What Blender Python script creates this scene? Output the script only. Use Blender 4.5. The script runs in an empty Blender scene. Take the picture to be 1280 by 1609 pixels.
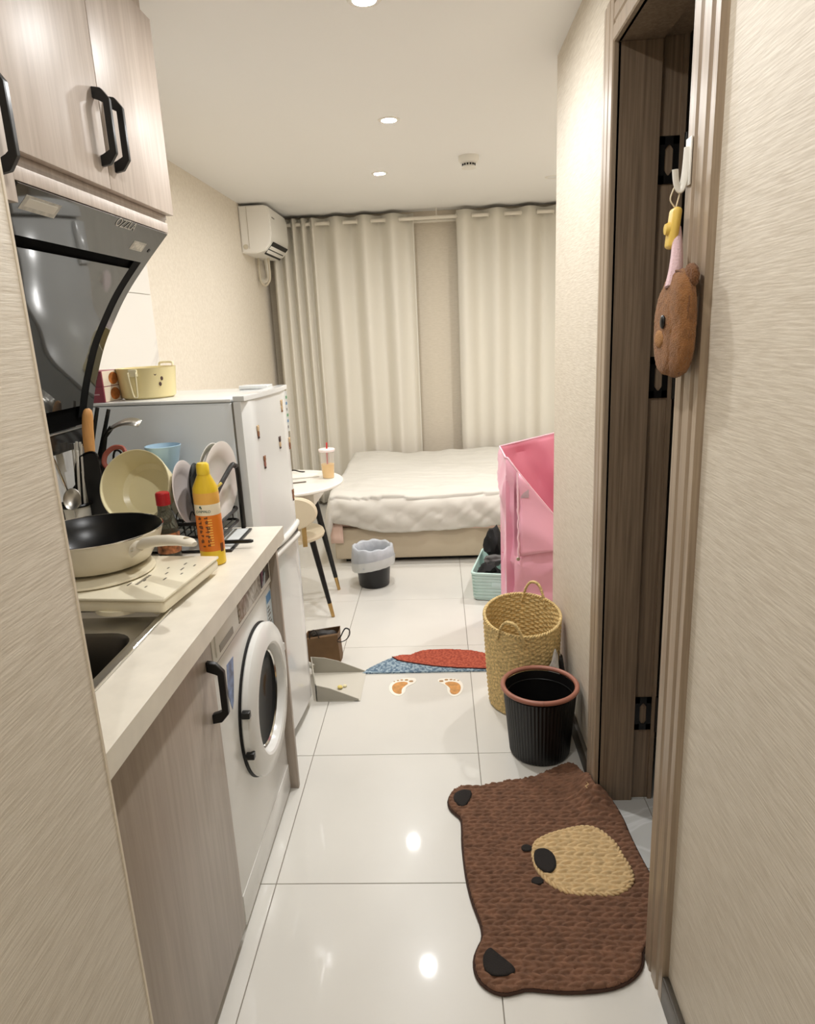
import bpy, bmesh, math, random
from mathutils import Vector, Matrix, noise
from math import sin, cos, pi, radians, sqrt, exp

scene = bpy.context.scene
COL = scene.collection
random.seed(7)

# ------------------------------------------------------------------ camera
cam = bpy.data.objects.new('camera', bpy.data.cameras.new('camera'))
COL.objects.link(cam)
cam.data.sensor_fit = 'HORIZONTAL'
cam.data.sensor_width = 36.0
cam.data.lens = 36.0 * 1090.0 / 1280.0
cam.data.clip_start = 0.02
_F = 1090.0
_d = Vector((686 - 640, 515 - 804.5, _F)).normalized()
_v = Vector((830 - 640, 4880 - 804.5, _F)).normalized()
_v = (_v - _d * _v.dot(_d)).normalized()
_x = _v.cross(_d)
_up = -_v
cx = Vector((_x.x, _d.x, _up.x)); cy = Vector((_x.y, _d.y, _up.y)); cz = Vector((_x.z, _d.z, _up.z))
M = Matrix.Identity(4)
for i in range(3):
    M[i][0] = cx[i]; M[i][1] = -cy[i]; M[i][2] = -cz[i]
M[0][3], M[1][3], M[2][3] = 0.0, 0.0, 1.5
cam.matrix_world = M
scene.camera = cam

# ------------------------------------------------------------------ world, exposure
w = bpy.data.worlds.new('world'); scene.world = w
w.use_nodes = True
w.node_tree.nodes['Background'].inputs[0].default_value = (1.0, 0.93, 0.85, 1)
w.node_tree.nodes['Background'].inputs[1].default_value = 0.02
scene.view_settings.view_transform = 'Standard'
scene.view_settings.look = 'None'
scene.view_settings.gamma = 1.0
scene.view_settings.use_curve_mapping = False
scene.view_settings.exposure = 1.08

# downlights: (x, y, emitted strength)
LIGHTS = [(-0.18, 2.33, 720), (-0.188, 3.54, 640), (-0.32, 4.65, 500), (0.80, 5.06, 0), (1.1, 4.2, 1000),
          (-0.16, 1.10, 360), (-0.15, -0.25, 280)]
LIGHT_COL = (1.0, 0.995, 0.99, 1)
ZC = 2.434

# ------------------------------------------------------------------ materials
def lin(c):
    return tuple(((v / 255.0) / 12.92 if v / 255.0 <= 0.04045 else ((v / 255.0 + 0.055) / 1.055) ** 2.4) for v in c) + (1.0,)

def newmat(name):
    m = bpy.data.materials.new(name); m.use_nodes = True
    return m, m.node_tree, m.node_tree.nodes['Principled BSDF']

def mat(name, c, rough=0.5, metal=0.0, spec=0.5, coat=0.0, trans=0.0, alpha=1.0, emit=0.0, ior=1.45, sub=0.0, bump=0.0, bscale=60, var=0.0, vscale=6, sheen=0.0):
    m, nt, p = newmat(name)
    p.inputs['Base Color'].default_value = lin(c)
    p.inputs['Roughness'].default_value = rough
    p.inputs['Metallic'].default_value = metal
    p.inputs['Specular IOR Level'].default_value = spec
    p.inputs['Coat Weight'].default_value = coat
    p.inputs['Coat Roughness'].default_value = 0.04
    p.inputs['Transmission Weight'].default_value = trans
    p.inputs['IOR'].default_value = ior
    p.inputs['Alpha'].default_value = alpha
    p.inputs['Sheen Weight'].default_value = sheen
    if sub:
        p.inputs['Subsurface Weight'].default_value = sub
        p.inputs['Subsurface Radius'].default_value = (0.02, 0.02, 0.02)
    if emit:
        p.inputs['Emission Color'].default_value = lin(c)
        p.inputs['Emission Strength'].default_value = emit
    if bump or var:
        tc = nt.nodes.new('ShaderNodeTexCoord')
    if bump:
        n = nt.nodes.new('ShaderNodeTexNoise'); n.inputs['Scale'].default_value = bscale; n.inputs['Detail'].default_value = 4
        b = nt.nodes.new('ShaderNodeBump'); b.inputs['Strength'].default_value = bump; b.inputs['Distance'].default_value = 0.004
        nt.links.new(tc.outputs['Object'], n.inputs['Vector']); nt.links.new(n.outputs['Fac'], b.inputs['Height'])
        nt.links.new(b.outputs['Normal'], p.inputs['Normal'])
    if var:
        n = nt.nodes.new('ShaderNodeTexNoise'); n.inputs['Scale'].default_value = vscale; n.inputs['Detail'].default_value = 6
        r = nt.nodes.new('ShaderNodeValToRGB')
        r.color_ramp.elements[0].position = 0.3; r.color_ramp.elements[1].position = 0.7
        r.color_ramp.elements[0].color = lin(tuple(max(0, v * (1 - var)) for v in c))
        r.color_ramp.elements[1].color = lin(tuple(min(255, v * (1 + var * 0.6)) for v in c))
        nt.links.new(tc.outputs['Object'], n.inputs['Vector']); nt.links.new(n.outputs['Fac'], r.inputs['Fac'])
        nt.links.new(r.outputs['Color'], p.inputs['Base Color'])
    return m

def grainmat(name, c1, c2, scale, rough=0.5, bump=0.25, spec=0.4, detail=5, c3=None, sc2=None, dist=0.002, lo=0.35, hi=0.65):
    """directional fibres / wood grain: noise stretched along the axis with the small scale"""
    m, nt, p = newmat(name)
    tc = nt.nodes.new('ShaderNodeTexCoord')
    mp = nt.nodes.new('ShaderNodeMapping'); mp.inputs['Scale'].default_value = scale
    n = nt.nodes.new('ShaderNodeTexNoise'); n.inputs['Scale'].default_value = 1.0; n.inputs['Detail'].default_value = detail
    n.inputs['Roughness'].default_value = 0.6
    r = nt.nodes.new('ShaderNodeValToRGB')
    r.color_ramp.elements[0].position = lo; r.color_ramp.elements[1].position = hi
    r.color_ramp.elements[0].color = lin(c1); r.color_ramp.elements[1].color = lin(c2)
    nt.links.new(tc.outputs['Object'], mp.inputs['Vector']); nt.links.new(mp.outputs['Vector'], n.inputs['Vector'])
    nt.links.new(n.outputs['Fac'], r.inputs['Fac'])
    colout = r.outputs['Color']
    if c3:
        mp2 = nt.nodes.new('ShaderNodeMapping'); mp2.inputs['Scale'].default_value = sc2
        n2 = nt.nodes.new('ShaderNodeTexNoise'); n2.inputs['Scale'].default_value = 1.0; n2.inputs['Detail'].default_value = 3
        r2 = nt.nodes.new('ShaderNodeValToRGB'); r2.color_ramp.elements[0].position = 0.45; r2.color_ramp.elements[1].position = 0.75
        r2.color_ramp.elements[0].color = (0, 0, 0, 1); r2.color_ramp.elements[1].color = (0.6, 0.6, 0.6, 1)
        mx = nt.nodes.new('ShaderNodeMix'); mx.data_type = 'RGBA'
        mx.inputs[7].default_value = lin(c3)
        nt.links.new(tc.outputs['Object'], mp2.inputs['Vector']); nt.links.new(mp2.outputs['Vector'], n2.inputs['Vector'])
        nt.links.new(n2.outputs['Fac'], r2.inputs['Fac']); nt.links.new(r2.outputs['Color'], mx.inputs[0])
        nt.links.new(colout, mx.inputs[6]); colout = mx.outputs[2]
    nt.links.new(colout, p.inputs['Base Color'])
    p.inputs['Roughness'].default_value = rough; p.inputs['Specular IOR Level'].default_value = spec
    b = nt.nodes.new('ShaderNodeBump'); b.inputs['Strength'].default_value = bump; b.inputs['Distance'].default_value = dist
    nt.links.new(n.outputs['Fac'], b.inputs['Height']); nt.links.new(b.outputs['Normal'], p.inputs['Normal'])
    return m

def marblemat(name, base, vein, scale, rough, var=None, lo=0.47, hi=0.5):
    m, nt, p = newmat(name)
    tc = nt.nodes.new('ShaderNodeTexCoord')
    n = nt.nodes.new('ShaderNodeTexNoise'); n.inputs['Scale'].default_value = scale; n.inputs['Detail'].default_value = 8
    n.inputs['Distortion'].default_value = 1.2
    r = nt.nodes.new('ShaderNodeValToRGB')
    e = r.color_ramp.elements
    e[0].position = lo; e[0].color = lin(base); e[1].position = hi; e[1].color = lin(vein)
    q = e.new(hi + (hi - lo)); q.color = lin(base)
    nt.links.new(tc.outputs['Object'], n.inputs['Vector']); nt.links.new(n.outputs['Fac'], r.inputs['Fac'])
    nt.links.new(r.outputs['Color'], p.inputs['Base Color'])
    p.inputs['Roughness'].default_value = rough
    return m

PAPER = grainmat('wallpaper_silk', (203, 192, 174), (224, 215, 199), (240, 16, 300), rough=0.5, bump=0.45, spec=0.4, dist=0.0018)
PAPER_FAR = grainmat('wallpaper_leather', (226, 216, 199), (236, 227, 211), (70, 55, 60), rough=0.6, bump=0.3, spec=0.3, dist=0.003)
PAPER_BACK = grainmat('wallpaper_back', (218, 208, 189), (226, 216, 198), (25, 70, 110), rough=0.6, bump=0.2, spec=0.3)
PAINT = mat('ceiling_paint', (243, 242, 239), 0.55, spec=0.3)
TILE = mat('floor_tile_cream', (220, 217, 209), 0.30, spec=0.4, coat=0.7, var=0.02, vscale=2.2)
GROUT = mat('grout', (150, 142, 130), 0.8)
GREYTILE = marblemat('grey_marble_tile', (196, 196, 192), (214, 214, 212), 3.0, 0.25)
WALLTILE = marblemat('white_wall_tile', (232, 228, 220), (214, 209, 202), 1.3, 0.22)
BATHTILE = mat('bath_tile', (150, 145, 138), 0.4)
SKIRT = mat('skirting', (70, 64, 55), 0.4)
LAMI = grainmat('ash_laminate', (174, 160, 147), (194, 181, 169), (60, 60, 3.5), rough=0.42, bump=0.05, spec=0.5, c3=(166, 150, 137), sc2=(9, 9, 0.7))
LAMI_SHADE = grainmat('ash_laminate_shaded', (160, 147, 133), (176, 163, 150), (60, 60, 3.5), rough=0.38, bump=0.05, spec=0.5, c3=(152, 138, 125), sc2=(9, 9, 0.7))  # same laminate as LAMI, with shade put into its darker colour
DOORWOOD = grainmat('door_wood', (112, 95, 78), (146, 127, 106), (120, 120, 3.0), rough=0.42, bump=0.12, spec=0.4, c3=(122, 104, 86), sc2=(14, 14, 0.6))
CASING = grainmat('casing_wood', (148, 130, 110), (174, 156, 134), (120, 120, 3.0), rough=0.36, bump=0.1, spec=0.5, c3=(156, 138, 117), sc2=(14, 14, 0.6))
DOORWOOD_D = grainmat('door_leaf_wood', (84, 70, 58), (104, 88, 74), (120, 120, 3.0), rough=0.5, bump=0.12, spec=0.3)
STONE = mat('worktop_stone', (230, 223, 208), 0.3, var=0.03, vscale=18)
STEEL = mat('brushed_steel', (200, 197, 190), 0.34, metal=1.0)
STEEL_D = mat('sink_steel', (92, 88, 82), 0.32, metal=1.0)
CHROME = mat('chrome', (210, 208, 202), 0.12, metal=1.0)
BLACK = mat('black_satin', (14, 14, 14), 0.35)
BLACKM = mat('black_matt', (20, 19, 18), 0.6)
BLACKG = mat('black_gloss', (8, 8, 9), 0.08, spec=0.6)
WHITE = mat('white_enamel', (232, 231, 226), 0.22, spec=0.5)
WHITE_P = mat('white_plastic', (234, 231, 222), 0.35)
FRIDGE = mat('fridge_white', (226, 227, 225), 0.16, spec=0.5, coat=0.3)
FRIDGE_S = mat('fridge_side', (228, 232, 233), 0.38)
CREAM = mat('cream_enamel', (230, 214, 160), 0.25)
CREAM_L = mat('cream_light', (229, 221, 200), 0.3)
PANCREAM = mat('pan_cream', (226, 218, 200), 0.28)
GOLD = mat('gold_metal', (190, 158, 104), 0.3, metal=0.9)
LEATHER = mat('cream_leather', (226, 212, 184), 0.5, bump=0.1, bscale=200)
GLASSG = mat('smoked_mirror_glass', (70, 69, 66), 0.04, spec=1.0, metal=0.55)
GLASSB = mat('black_glass', (9, 9, 10), 0.05, spec=0.7)
PAPERW = mat('paper_white', (228, 224, 214), 0.6)

# ------------------------------------------------------------------ mesh helpers
def B():
    return bmesh.new()

def box(bm, x0, x1, y0, y1, z0, z1, bev=0.0, seg=2, M=None):
    t = Matrix.Translation(((x0 + x1) / 2, (y0 + y1) / 2, (z0 + z1) / 2)) @ Matrix.Diagonal((x1 - x0, y1 - y0, z1 - z0, 1))
    r = bmesh.ops.create_cube(bm, size=1.0, matrix=t)
    vs = r['verts']
    if bev > 0:
        es = list({e for v in vs for e in v.link_edges})
        q = bmesh.ops.bevel(bm, geom=es, offset=bev, segments=seg, profile=0.5, affect='EDGES')
        vs = list({v for f in q['faces'] for v in f.verts} | {v for v in vs if v.is_valid})
    if M is not None:
        bmesh.ops.transform(bm, matrix=M, verts=vs)
    return vs

def lathe(bm, prof, seg=32, M=None, center=(0, 0, 0), sx=1.0, sy=1.0, cap0=True, cap1=True):
    """prof: list of (r, z); r==0 makes a pole"""
    rings = []
    for r, z in prof:
        if r <= 1e-6:
            rings.append([bm.verts.new((center[0], center[1], center[2] + z))])
        else:
            rings.append([bm.verts.new((center[0] + sx * r * cos(2 * pi * i / seg), center[1] + sy * r * sin(2 * pi * i / seg), center[2] + z)) for i in range(seg)])
    for a, b in zip(rings, rings[1:]):
        for i in range(seg):
            j = (i + 1) % seg
            if len(a) == 1 and len(b) == 1: continue
            if len(a) == 1: f = (a[0], b[j], b[i])
            elif len(b) == 1: f = (a[i], a[j], b[0])
            else: f = (a[i], a[j], b[j], b[i])
            bm.faces.new(f)
    if cap0 and len(rings[0]) > 1: bm.faces.new(list(reversed(rings[0])))
    if cap1 and len(rings[-1]) > 1: bm.faces.new(rings[-1])
    vs = [v for r in rings for v in r]
    if M is not None: bmesh.ops.transform(bm, matrix=M, verts=vs)
    return vs

def tube(bm, pts, r, seg=8, closed=False, caps=True, flat=1.0):
    pts = [Vector(p) for p in pts]
    n = len(pts)
    rr = r if isinstance(r, (list, tuple)) else [r] * n
    tang = []
    for i in range(n):
        if closed: t = pts[(i + 1) % n] - pts[i - 1]
        else: t = pts[min(i + 1, n - 1)] - pts[max(i - 1, 0)]
        tang.append(t.normalized() if t.length > 1e-9 else Vector((0, 0, 1)))
    u = tang[0].orthogonal().normalized()
    rings = []
    for i in range(n):
        u = (u - tang[i] * u.dot(tang[i]))
        u = u.normalized() if u.length > 1e-9 else tang[i].orthogonal().normalized()
        v = tang[i].cross(u)
        rings.append([bm.verts.new(pts[i] + (u * cos(2 * pi * k / seg) + v * sin(2 * pi * k / seg) * flat) * rr[i]) for k in range(seg)])
    m = n if closed else n - 1
    for i in range(m):
        a, b = rings[i], rings[(i + 1) % n]
        off = 0
        if closed and i == n - 1:
            off = min(range(seg), key=lambda o: (a[0].co - b[o].co).length)
        for k in range(seg):
            bm.faces.new((a[k], a[(k + 1) % seg], b[(k + 1 + off) % seg], b[(k + off) % seg]))
    if caps and not closed:
        bm.faces.new(list(reversed(rings[0]))); bm.faces.new(rings[-1])

def prism(bm, pts, z0, z1, M=None, bev=0.0):
    a = [bm.verts.new((p[0], p[1], z0)) for p in pts]
    b = [bm.verts.new((p[0], p[1], z1)) for p in pts]
    area = sum(pts[i][0] * pts[(i + 1) % len(pts)][1] - pts[(i + 1) % len(pts)][0] * pts[i][1] for i in range(len(pts)))
    top = b if area > 0 else list(reversed(b)); bot = list(reversed(a)) if area > 0 else a
    ft = bm.faces.new(top); bm.faces.new(bot)
    n = len(pts)
    for i in range(n):
        j = (i + 1) % n
        bm.faces.new((a[i], a[j], b[j], b[i]) if area > 0 else (a[j], a[i], b[i], b[j]))
    vs = a + b
    if bev:
        q = bmesh.ops.bevel(bm, geom=list(ft.edges), offset=bev, segments=2, profile=0.5, affect='EDGES')
        vs = list({v for f in q['faces'] for v in f.verts} | {v for v in vs if v.is_valid})
    if M is not None: bmesh.ops.transform(bm, matrix=M, verts=vs)
    return vs

def sheet(bm, rows, closed=False):
    g = [[bm.verts.new(p) for p in r] for r in rows]
    for a, b in zip(g, g[1:]):
        n = len(a)
        for i in range(n if closed else n - 1):
            j = (i + 1) % n
            bm.faces.new((a[i], a[j], b[j], b[i]))
    return g

def smooth_loop(pts, it=2):
    for _ in range(it):
        q = []
        for i in range(len(pts)):
            a, b = pts[i], pts[(i + 1) % len(pts)]
            q.append(tuple(a[k] * .75 + b[k] * .25 for k in range(len(a)))); q.append(tuple(a[k] * .25 + b[k] * .75 for k in range(len(a))))
        pts = q
    return pts

def catmull(pts, n=6):
    P = [Vector(p) for p in pts]; out = []
    for i in range(len(P) - 1):
        p0, p1, p2, p3 = P[max(i - 1, 0)], P[i], P[i + 1], P[min(i + 2, len(P) - 1)]
        for k in range(n):
            t = k / n
            out.append(0.5 * ((2 * p1) + (p2 - p0) * t + (2 * p0 - 5 * p1 + 4 * p2 - p3) * t * t + (3 * p1 - p0 - 3 * p2 + p3) * t ** 3))
    out.append(P[-1]); return out

WM = {}
def obj(name, bm, m, parent=None, angle=35, world=True, solid=0.0, sub=0, kind=None, recalc=True, off=0.0):
    if recalc: bmesh.ops.recalc_face_normals(bm, faces=bm.faces)
    me = bpy.data.meshes.new(name); bm.to_mesh(me); bm.free()
    o = bpy.data.objects.new(name, me); COL.objects.link(o)
    for x in (m if isinstance(m, (list, tuple)) else [m]): me.materials.append(x)
    W = Matrix.Identity(4)
    if parent is not None:
        o.parent = parent
        W = WM.get(parent.name, Matrix.Identity(4))
        if world: me.transform(W.inverted())
    WM[o.name] = W.copy()
    me.shade_smooth(); me.set_sharp_from_angle(angle=radians(angle))
    if solid:
        s = o.modifiers.new('thickness', 'SOLIDIFY'); s.thickness = solid; s.offset = off
    if sub:
        s = o.modifiers.new('smooth', 'SUBSURF'); s.levels = sub; s.render_levels = sub
    if kind: o['kind'] = kind
    return o

def thing(name, label, cat, loc=(0, 0, 0), rz=0.0, group=None):
    o = bpy.data.objects.new(name, None); COL.objects.link(o)
    o.empty_display_size = 0.05
    o.location = loc; o.rotation_euler = (0, 0, rz)
    WM[o.name] = Matrix.Translation(loc) @ Matrix.Rotation(rz, 4, 'Z')
    o['label'] = label; o['category'] = cat
    if group: o['group'] = group
    return o

def tag(o, label, cat, group=None):
    o['label'] = label; o['category'] = cat
    if group: o['group'] = group
    return o

def setting(name, loc=(0, 0, 0)):
    o = bpy.data.objects.new(name, None); COL.objects.link(o); o['kind'] = 'structure'
    o.location = loc
    WM[o.name] = Matrix.Translation(loc)
    return o

def struct(name, bm, m, parent=None, **k):
    o = obj(name, bm, m, parent, **k)
    if parent is None: o['kind'] = 'structure'
    return o

def copy_tree(o, parent=None):
    c = o.copy(); COL.objects.link(c)
    if parent is not None: c.parent = parent
    for ch in list(o.children): copy_tree(ch, c)
    return c

def text(name, s, size, m, M, parent, extrude=0.0003, align='LEFT', squash=1.0):
    cu = bpy.data.curves.new(name, 'FONT'); cu.body = s; cu.size = size; cu.extrude = extrude; cu.align_x = align
    cu.align_y = 'CENTER'
    o = bpy.data.objects.new(name, cu); COL.objects.link(o); cu.materials.append(m)
    if parent is not None:
        o.parent = parent
        M = WM.get(parent.name, Matrix.Identity(4)).inverted() @ M
    bpy.context.view_layer.update()
    me = bpy.data.meshes.new_from_object(o.evaluated_get(bpy.context.evaluated_depsgraph_get()))
    me.name = name
    o2 = bpy.data.objects.new(name, me); COL.objects.link(o2); o2.parent = parent
    o2.matrix_local = M @ Matrix.Diagonal((squash, 1, 1, 1))
    if not me.materials: me.materials.append(m)
    bpy.data.objects.remove(o); o2.name = name
    return o2

def axes(origin, xa, ya):
    xa = Vector(xa).normalized(); ya = Vector(ya); ya = (ya - xa * ya.dot(xa)).normalized(); za = xa.cross(ya)
    m = Matrix.Identity(4)
    for i in range(3):
        m[i][0] = xa[i]; m[i][1] = ya[i]; m[i][2] = za[i]; m[i][3] = origin[i]
    return m

# ================================================================== STRUCTURE
XL = -1.22      # kitchen wall
XR = 0.47       # corridor right wall
YB = 6.17       # back wall
# floor with its tiles
bm = B(); box(bm, -1.5, 1.85, -1.0, 6.3, -0.12, -0.004)
floor = struct('floor', bm, GROUT)
xs = [-1.715, -1.11, -0.505, 0.10, 0.705, 1.31, 1.75]
ys = [-0.95, -0.2, 0.4, 1.006, 1.611, 2.221, 2.83, 3.11, 3.715, 4.32, 4.925, 5.53, 6.17]
G = 0.0013
for a, b in zip(xs, xs[1:]):
    for c, d in zip(ys, ys[1:]):
        x0, x1 = max(a, -1.41 if c >= 2.83 else XL), b
        if c < 2.83: x1 = min(x1, XR + 0.0)
        if x1 - x0 < 0.02: continue
        bm = B(); box(bm, x0 + G, x1 - G, c + G, d - G, -0.004, 0.0, bev=0.0008, seg=1)
        obj('floor_tile', bm, TILE, floor)
for a, b in [(XR, 0.62), (0.62, 0.92), (0.92, 1.3), (1.3, 1.75)]:
    for c, d in [(0.9, 1.36), (1.36, 1.66), (1.66, 1.96), (1.96, 2.3), (2.3, 2.75)]:
        bm = B(); box(bm, a + G, b - G, c + G, d - G, -0.004, 0.0, bev=0.0008, seg=1)
        obj('marble_tile', bm, GREYTILE, floor)

bm = B(); box(bm, -1.55, 1.9, -1.05, 6.35, ZC, ZC + 0.1); struct('ceiling', bm, PAINT)
bm = B(); box(bm, -1.4, -0.503, -1.0, 0.868, 0, ZC, bev=0.003); struct('wall_left_near', bm, PAPER)
bm = B(); box(bm, -1.55, XL, 0.868, 3.05, 0, ZC); wk = struct('wall_left_kitchen', bm, PAPER_FAR)
bm = B(); box(bm, -1.55, -1.41, 3.05, 6.3, 0, ZC); struct('wall_left', bm, PAPER_FAR)
bm = B(); box(bm, -1.41, 1.9, YB, 6.3, 0, ZC); struct('wall_back', bm, PAPER_BACK)
bm = B()
box(bm, XR, 0.64, -1.0, 1.352, 0, ZC); box(bm, XR, 0.64, 1.352, 1.99, 2.175, ZC); box(bm, XR, 0.64, 1.99, 2.88, 0, ZC)
struct('wall_right', bm, PAPER)
bm = B(); box(bm, 0.64, 1.9, 2.75, 2.88, 0, ZC); struct('wall_right_return', bm, PAPER_FAR)
bm = B(); box(bm, 1.75, 1.9, 2.88, 6.3, 0, ZC); struct('wall_right_far', bm, PAPER_FAR)
bm = B(); box(bm, -1.4, 0.64, -1.1, -0.95, 0, ZC); struct('wall_behind', bm, PAPER_FAR)
bm = B(); box(bm, 0.64, 1.75, 0.75, 0.85, 0, ZC); box(bm, 1.75, 1.9, 0.75, 2.88, 0, ZC); box(bm, 0.641, 1.75, 2.72, 2.75, 0, ZC)
struct('wall_bathroom', bm, BATHTILE)
# splashback tiles on the kitchen wall
for a, b in [(0.87, 1.40), (1.40, 2.22), (2.22, 3.048)]:
    for c, d in [(0.9, 1.69), (1.69, 2.432)]:
        bm = B(); box(bm, XL, XL + 0.009, a + 0.001, b - 0.001, c + 0.001, d - 0.001, bev=0.0015, seg=1)
        obj('wall_tile', bm, WALLTILE, wk)
bm = B(); box(bm, -.5045, -.5018, .8635, .8695, 0, ZC - .001, bev=.0008, seg=1); struct('trim_1', bm, mat('corner_bead', (222, 210, 190), .5))
# skirtings
for n, (a, b) in (('baseboard_right', (-0.95, 1.256)), ('baseboard_right_far', (2.064, 2.88))):
    bm = B(); box(bm, 0.455, XR, a, b, 0, 0.075, bev=0.003); struct(n, bm, SKIRT)

# ---------------- bathroom door: casing, jambs, leaf, hinges
door = setting('door_1', (0.47, 1.66, 0))
def casing_profile(y_in, y_out):
    s = 1 if y_out > y_in else -1
    L = abs(y_out - y_in)
    pr = [(0, .4725), (0, .456), (.003, .4525), (.034, .4525), (.038, .457), (.044, .457), (.048, .4535), (.080, .4535), (.084, .459), (.09, .459), (.094, .4555), (L, .4555), (L, .4725)]
    return [(x, y_in + s * t) for t, x in pr]
for n, yi, yo in (('door_casing', 1.371, 1.257), ('door_casing', 1.951, 2.063)):
    bm = B(); prism(bm, casing_profile(yi, yo), 0, 2.262); obj(n, bm, CASING, door, angle=20)
bm = B()
pr = [(x, 2.156 + (y - 1.951)) for x, y in casing_profile(1.951, 2.063)]
Mh = Matrix(((1, 0, 0, 0), (0, 0, 1, 0), (0, 1, 0, 0), (0, 0, 0, 1)))
prism(bm, pr, 1.371, 1.951, M=Mh); obj('head_casing', bm, CASING, door, angle=20)
bm = B(); box(bm, 0.466, 0.575, 1.951, 1.99, 0, 2.156, bev=0.001, seg=1); box(bm, 0.575, 0.628, 1.966, 1.99, 0, 2.17, bev=0.001, seg=1); box(bm, 0.628, 0.64, 1.958, 1.99, 0, 2.17)
obj('hinge_jamb', bm, DOORWOOD, door)
bm = B(); box(bm, 0.466, 0.64, 1.352, 1.370, 0, 2.156, bev=0.001, seg=1); obj('latch_jamb', bm, DOORWOOD, door)
bm = B(); box(bm, 0.466, 0.575, 1.352, 1.99, 2.156, 2.175); box(bm, 0.575, 0.64, 1.352, 1.99, 2.166, 2.175)
obj('head_jamb', bm, DOORWOOD, door)
bm = B(); box(bm, 0.652, 1.25, 1.918, 1.958, 0.008, 2.15, bev=0.002); leaf = obj('door_leaf', bm, DOORWOOD_D, door)
for z in (1.886, 1.341, 0.306):
    bm = B()
    y0 = 1.9635
    box(bm, .578, .640, y0 - .002, y0 + .0025, z + .036, z + .056); box(bm, .578, .640, y0 - .002, y0 + .0025, z - .056, z - .036)
    box(bm, .578, .592, y0 - .002, y0 + .0025, z - .056, z + .056); box(bm, .613, .640, y0 - .002, y0 + .0025, z - .056, z + .056)
    for q in ((.592, 1), (.613, -1)):
        for e in (-1, 1):
            vs_ = [bm.verts.new((q[0], y0 - .0021, z + e * .036)), bm.verts.new((q[0] + q[1] * .009, y0 - .0021, z + e * .036)), bm.verts.new((q[0], y0 - .0021, z + e * .024))]
            bm.faces.new(vs_)
    lathe(bm, [(.0065, -.06), (.0065, .06)], 12, center=(.6445, y0 - .006, z))
    box(bm, .648, .668, 1.9145, 1.919, z - .042, z + .05)
    obj('hinge', bm, BLACK, door)

# ================================================================== CEILING FITTINGS
LENS = mat('lamp_lens', (255, 240, 214), 0.5)
LENSM = []
for k, (x, y, s) in enumerate(LIGHTS):
    m, nt, p = newmat('lamp_glow')
    p.inputs['Emission Color'].default_value = LIGHT_COL; p.inputs['Emission Strength'].default_value = s
    p.inputs['Base Color'].default_value = (.8, .8, .8, 1)
    lab = {0: 'recessed white ceiling downlight nearest the top edge of the photo, above the washing machine',
           1: 'bright recessed ceiling downlight, the larger of the two below the top edge',
           2: 'bright recessed ceiling downlight, the smaller and farther one near the curtains',
           3: 'unlit ceiling downlight half hidden by the right wall corner, near the curtains',
           4: 'ceiling downlight behind the right wall corner, out of sight in the bedroom',
           5: 'ceiling downlight over the entry, above the camera', 6: 'ceiling downlight at the entry behind the camera'}[k]
    t = thing('ceiling_downlight', lab, 'downlight', (x, y, ZC), group='recessed ceiling downlights')
    bm = B(); lathe(bm, [(.034, 0), (.034, -.004), (.048, -.004), (.052, 0.0)], 40, center=(x, y, ZC), cap0=False, cap1=False)
    obj('trim_ring', bm, WHITE_P, t)
    bm = B(); lathe(bm, [(.0, -.0015), (.034, -.0015), (.034, 0)], 40, center=(x, y, ZC), cap1=False)
    obj('lamp_lens', bm, m, t)
t = thing('smoke_detector', 'white round smoke detector with a slotted dark band on the ceiling', 'smoke detector', (.212, 4.335, ZC))
c = (.212, 4.335, ZC)
bm = B(); lathe(bm, [(.058, 0), (.058, -.022), (.05, -.034), (.036, -.038), (.036, -.056), (.0, -.056)], 40, center=c); obj('body', bm, WHITE_P, t)
bm = B()
for k in range(14):
    a = 2 * pi * k / 14
    box(bm, .0355, .0385, -.005, .005, -.051, -.041, M=Matrix.Translation(c) @ Matrix.Rotation(a, 4, 'Z'))
obj('vent_slots', bm, BLACKM, t)
bm = B(); lathe(bm, [(0, -.0655), (.04, -.0655), (.042, -.061), (.040, -.056), (0, -.056)], 40, center=c); obj('sensor_cap', bm, WHITE_P, t)

# ================================================================== KITCHEN UNITS
def bow_handle(parent, x, y, z0, z1, m=BLACK, out=0.039, sgn=1):
    """black bow handle, feet on plane x, standing off towards +x"""
    bm = B()
    h = z1 - z0
    prof = [(0, 0), (out * .55, .004), (out, h * .16), (out, h * .84), (out * .55, h - .004), (0, h),
            (0, h - .024), (out * .5, h - .03), (out * .66, h * .8), (out * .66, h * .2), (out * .5, .03), (0, .024)]
    pts = [(a, b) for a, b in prof]
    n = len(pts)
    ring0 = [bm.verts.new((x + a, y - .0065, z0 + b)) for a, b in pts]
    ring1 = [bm.verts.new((x + a, y + .0065, z0 + b)) for a, b in pts]
    bm.faces.new(ring0); bm.faces.new(list(reversed(ring1)))
    for i in range(n):
        j = (i + 1) % n
        bm.faces.new((ring0[i], ring1[i], ring1[j], ring0[j]))
    bmesh.ops.bevel(bm, geom=list(bm.edges), offset=.0016, segments=1, affect='EDGES')
    return obj('handle', bm, m, parent)

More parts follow.
